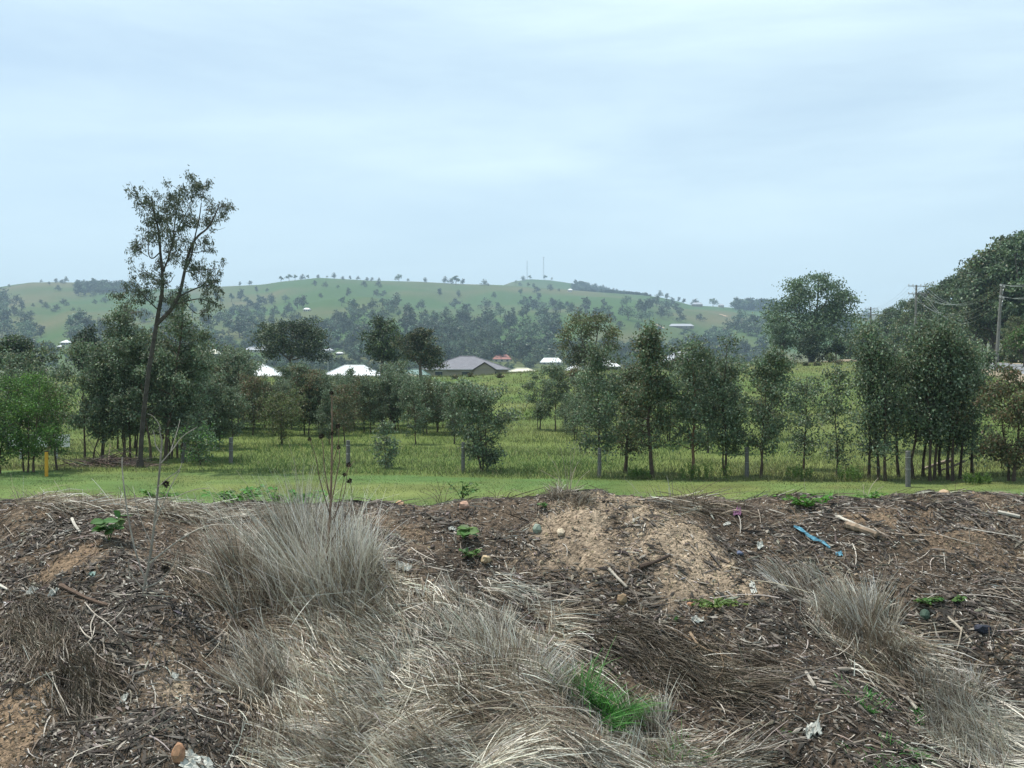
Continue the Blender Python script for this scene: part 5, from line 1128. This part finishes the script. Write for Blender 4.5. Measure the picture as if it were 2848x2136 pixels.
# ------------------------------------------------------------------ fence posts, marker, hazard board, timber
def post(label, px, pb, pt, wpx, mat=POSTW, lean=0.0, name='fence_post', grp='old fence posts across the grass'):
    x, y, z = hit(px, pb, 30, 70); h = (pb - pt) * y / F; w_ = wpx * y / F / 2; e = empty(name, (x, y, z), label, 'post', grp)
    a = Acc(); n = 9; zs = np.array([-.2, .15, h * .5, h * .85, h * .985, h]); V = []
    th = np.arange(n) * 2 * pi / n; rr_ = w_ * (1 + .12 * rng.normal(size=n))
    for k, zz in enumerate(zs):
        s = [1.05, 1.03, 1, .97, .96, .8][k]; V.append(np.stack([np.cos(th) * rr_ * s + lean * zz, np.sin(th) * rr_ * s, zz + rng.normal(size=n) * (.008 if k > 3 else 0)], -1))
    V = np.concatenate(V); i = np.arange(5)[:, None] * n; j = np.arange(n)[None]; j2 = (j + 1) % n
    a.add(V, np.stack([i + j, i + j2, i + n + j2, i + n + j], -1).reshape(-1, 4)); a.add(V[-n:], [list(range(n))]); a.build('timber', mat, e)
    for f in (.82, .5):
        c = Acc(); tt = np.linspace(0, 2 * pi, 13); tube(c, np.stack([np.cos(tt) * w_ * 1.12 + lean * h * f, np.sin(tt) * w_ * 1.12, np.full(13, h * f)], -1), .006, sides=4, caps=False); c.build('wire_loop', STEEL, e)
post('first fence post, clear in the grass right of the leafy shrub', 231, 463.5, 437.5, 3.9)
post('second fence post, behind the seed-headed stalk plant', 348, 467, 440.5, 3.9)
post('third fence post, left of the round bushy gum', 463, 472.5, 442, 3.6)
post('fourth fence post, against the slim gum trunk', 599.5, 478, 448, 4)
post('fifth fence post, beside the bent gum trunk', 747, 477.5, 447, 4)
post('sixth fence post, broad and grey in front of the dense gum clump', 908, 487, 451, 5.2)
post('mossy leaning post between the big gum and the leafy shrub', 182, 463, 438, 3.4, lean=.14)
def yellow():
    x, y, z = hit(46.5, 476.5, 30, 70); e = empty('marker_post', (x, y, z), 'yellow-orange marker post in the grass at the left', 'post'); h = 25.5 * y / F
    a = Acc(); box(a, -.055, .055, -.03, .03, -.2, h - .03); a.build('shaft', YEL, e); a = Acc(); box(a, -.065, .065, -.036, .036, h - .03, h + .01); a.build('cap', DARKP, e); a = Acc(); tube(a, [[.05, 0, h * .9], [.1, 0, h * .92], [.11, 0, h * .85]], .012, sides=5); a.build('clip', DARKP, e)
yellow()
def hazard():
    x, y, z = hit(39, 462, 30, 80); y += 1.5; x = X_of(39, y); z = float(T(x, y)); e = empty('hazard_board', (x, y, z), 'black and white striped hazard board half hidden behind the left trees', 'road sign')
    z0 = ZC - (447 - HY) / F * y - z; z1_ = ZC - (434.5 - HY) / F * y - z; x0, x1 = X_of(8, y) - x, X_of(70, y) - x
    a = Acc(); box(a, x0, x1, -.02, .02, z0, z1_); pa = a.build('panel', WHITEP, e); H = z1_ - z0; wv = H * .75; a = Acc(); c = X_of(39, y) - x
    for sgn in (-1, 1):
        k = 0
        while True:
            s = c + sgn * (k * 2 * wv); 
            if abs(s - c) + wv + H > (x1 - x0) / 2: break
            # slanting stripe running down and outwards
            V = np.array([(s, -.024, z1_ - .01), (s + sgn * wv, -.024, z1_ - .01), (s + sgn * (wv + H), -.024, z0 + .01), (s + sgn * H, -.024, z0 + .01)]); a.add(V, [[0, 1, 2, 3]] if sgn < 0 else [[3, 2, 1, 0]]); k += 1
    a.build('stripes', BLACKP, pa)
    for xx in (x0 * .6, x1 * .55): a = Acc(); box(a, xx - .05, xx + .05, .022, .1, -.2, z1_ - .05); a.build('post', STEEL, e)
hazard()
def branch_pile():
    x, y, z = hit(112, 466, 30, 80); e = empty('branch_pile', (x, y, z), 'heap of dead branches and leaves at the foot of the big gum', 'branch pile'); a = Acc()
    for i in range(120):
        p = np.array([rng.normal() * .75, rng.normal() * .4, 0]); p[2] = max(.03, .42 - abs(p[0]) * .28) * rng.random(); d = nrm(np.array([rng.normal(), rng.normal() * .5, rng.normal() * .22])); L = U(.4, 1.6)
        q = p + d * L; q[2] = max(.02, q[2]); tube(a, smooth([p, (p + q) / 2 + rng.normal(size=3) * .06, q], 1), np.linspace(U(.012, .035), .006, 4), jitc([.13, .1, .085], 1, .4)[0], 5)
    a.build('branches', BARK, e); a = Acc(); n = 1500; P = np.stack([rng.normal(size=n) * .85, rng.normal(size=n) * .45, np.zeros(n)], -1); P[:, 2] = np.clip(.35 - np.abs(P[:, 0]) * .25, .03, 1) * rng.random(n)
    leaves(a, P, rng.normal(size=(n, 3)), .09, .05, jitc([.12, .085, .065], n, .5)); a.build('dead_leaves', CHIP, e)
branch_pile()
def log(pts, r, label):
    P = np.array([hit(a, b, 30, 80) for a, b in pts]); P[:, 2] += np.array([c for c in np.linspace(.15, .55, len(P))][::-1]); P[:, 1] = P[0, 1] + np.linspace(0, .4, len(P)); o0 = P[0].copy(); a = Acc(); tube(a, smooth(P - o0, 1), np.linspace(r, r * .6, len(smooth(P - o0, 1))), (.3, .25, .2), 8); o = a.build('fallen_log', BARK); o.location = o0; tag(o, label, 'log')
log([(952, 474.5), (935, 474), (917, 472)], .09, 'pale fallen log behind the trunks of the dense clump'); log([(965, 476), (945, 475), (925, 472.5)], .05, 'thinner fallen limb crossing the pale log')
for i, (px, pb, wp, hp, lab) in enumerate([(705, 480, 46, 20, 'leafy yellow-green tall weed patch between the orange-trunked and twin-trunked gums'), (640, 479, 20, 12, 'small dark weed patch at the foot of the tall gum'), (800, 480, 24, 16, 'yellow flecked weeds below the small open gum'), (848, 481, 20, 16, 'leafy weeds left of the dense clump'), (978, 484, 22, 12, 'bright low weeds right of the dense clump')]):
    x, y, z = hit(px, pb, 30, 60); h = hp * y / F; wd = wp * y / F; st = Acc(); lv = Acc(); n = 26
    for k in range(n):
        bx = np.array([U(-.5, .5) * wd, U(-.3, .3), 0]); tp = bx + np.array([rng.normal() * .08, rng.normal() * .08, h * U(.5, 1)]); tube(st, [bx, tp], [.008, .004], (.12, .18, .05), 4, caps=False); m = 26; t = U(.15, 1, m)[:, None]
        leaves(lv, bx * (1 - t) + tp * t, rng.normal(size=(m, 3)) + [0, 0, .3], .09, .03, lcol([(.11, .19, .03), (.08, .15, .03)], m))
    e = empty('tall_weed', (x, y, z), lab, 'weed', 'weeds growing under the fence-row gums'); st.build('stem', GRASS, e); lv.build('leaves', LEAF, e)

# ------------------------------------------------------------------ air
def haze():
    a = Acc(); box(a, -6200, 6200, -400, 4600, -70, 345); o = a.build('haze', []); m = bpy.data.materials.new('haze_air'); m.use_nodes = True; t = m.node_tree; t.nodes.clear()
    out = t.nodes.new('ShaderNodeOutputMaterial'); v = t.nodes.new('ShaderNodeVolumePrincipled'); v.inputs['Color'].default_value = (.60, .80, 1, 1); v.inputs['Density'].default_value = 0.00018; v.inputs['Anisotropy'].default_value = 0.0
    t.links.new(v.outputs[0], out.inputs['Volume']); o.data.materials.append(m); tag(o, 'thin bluish haze of the warm air', kind='stuff')
haze()
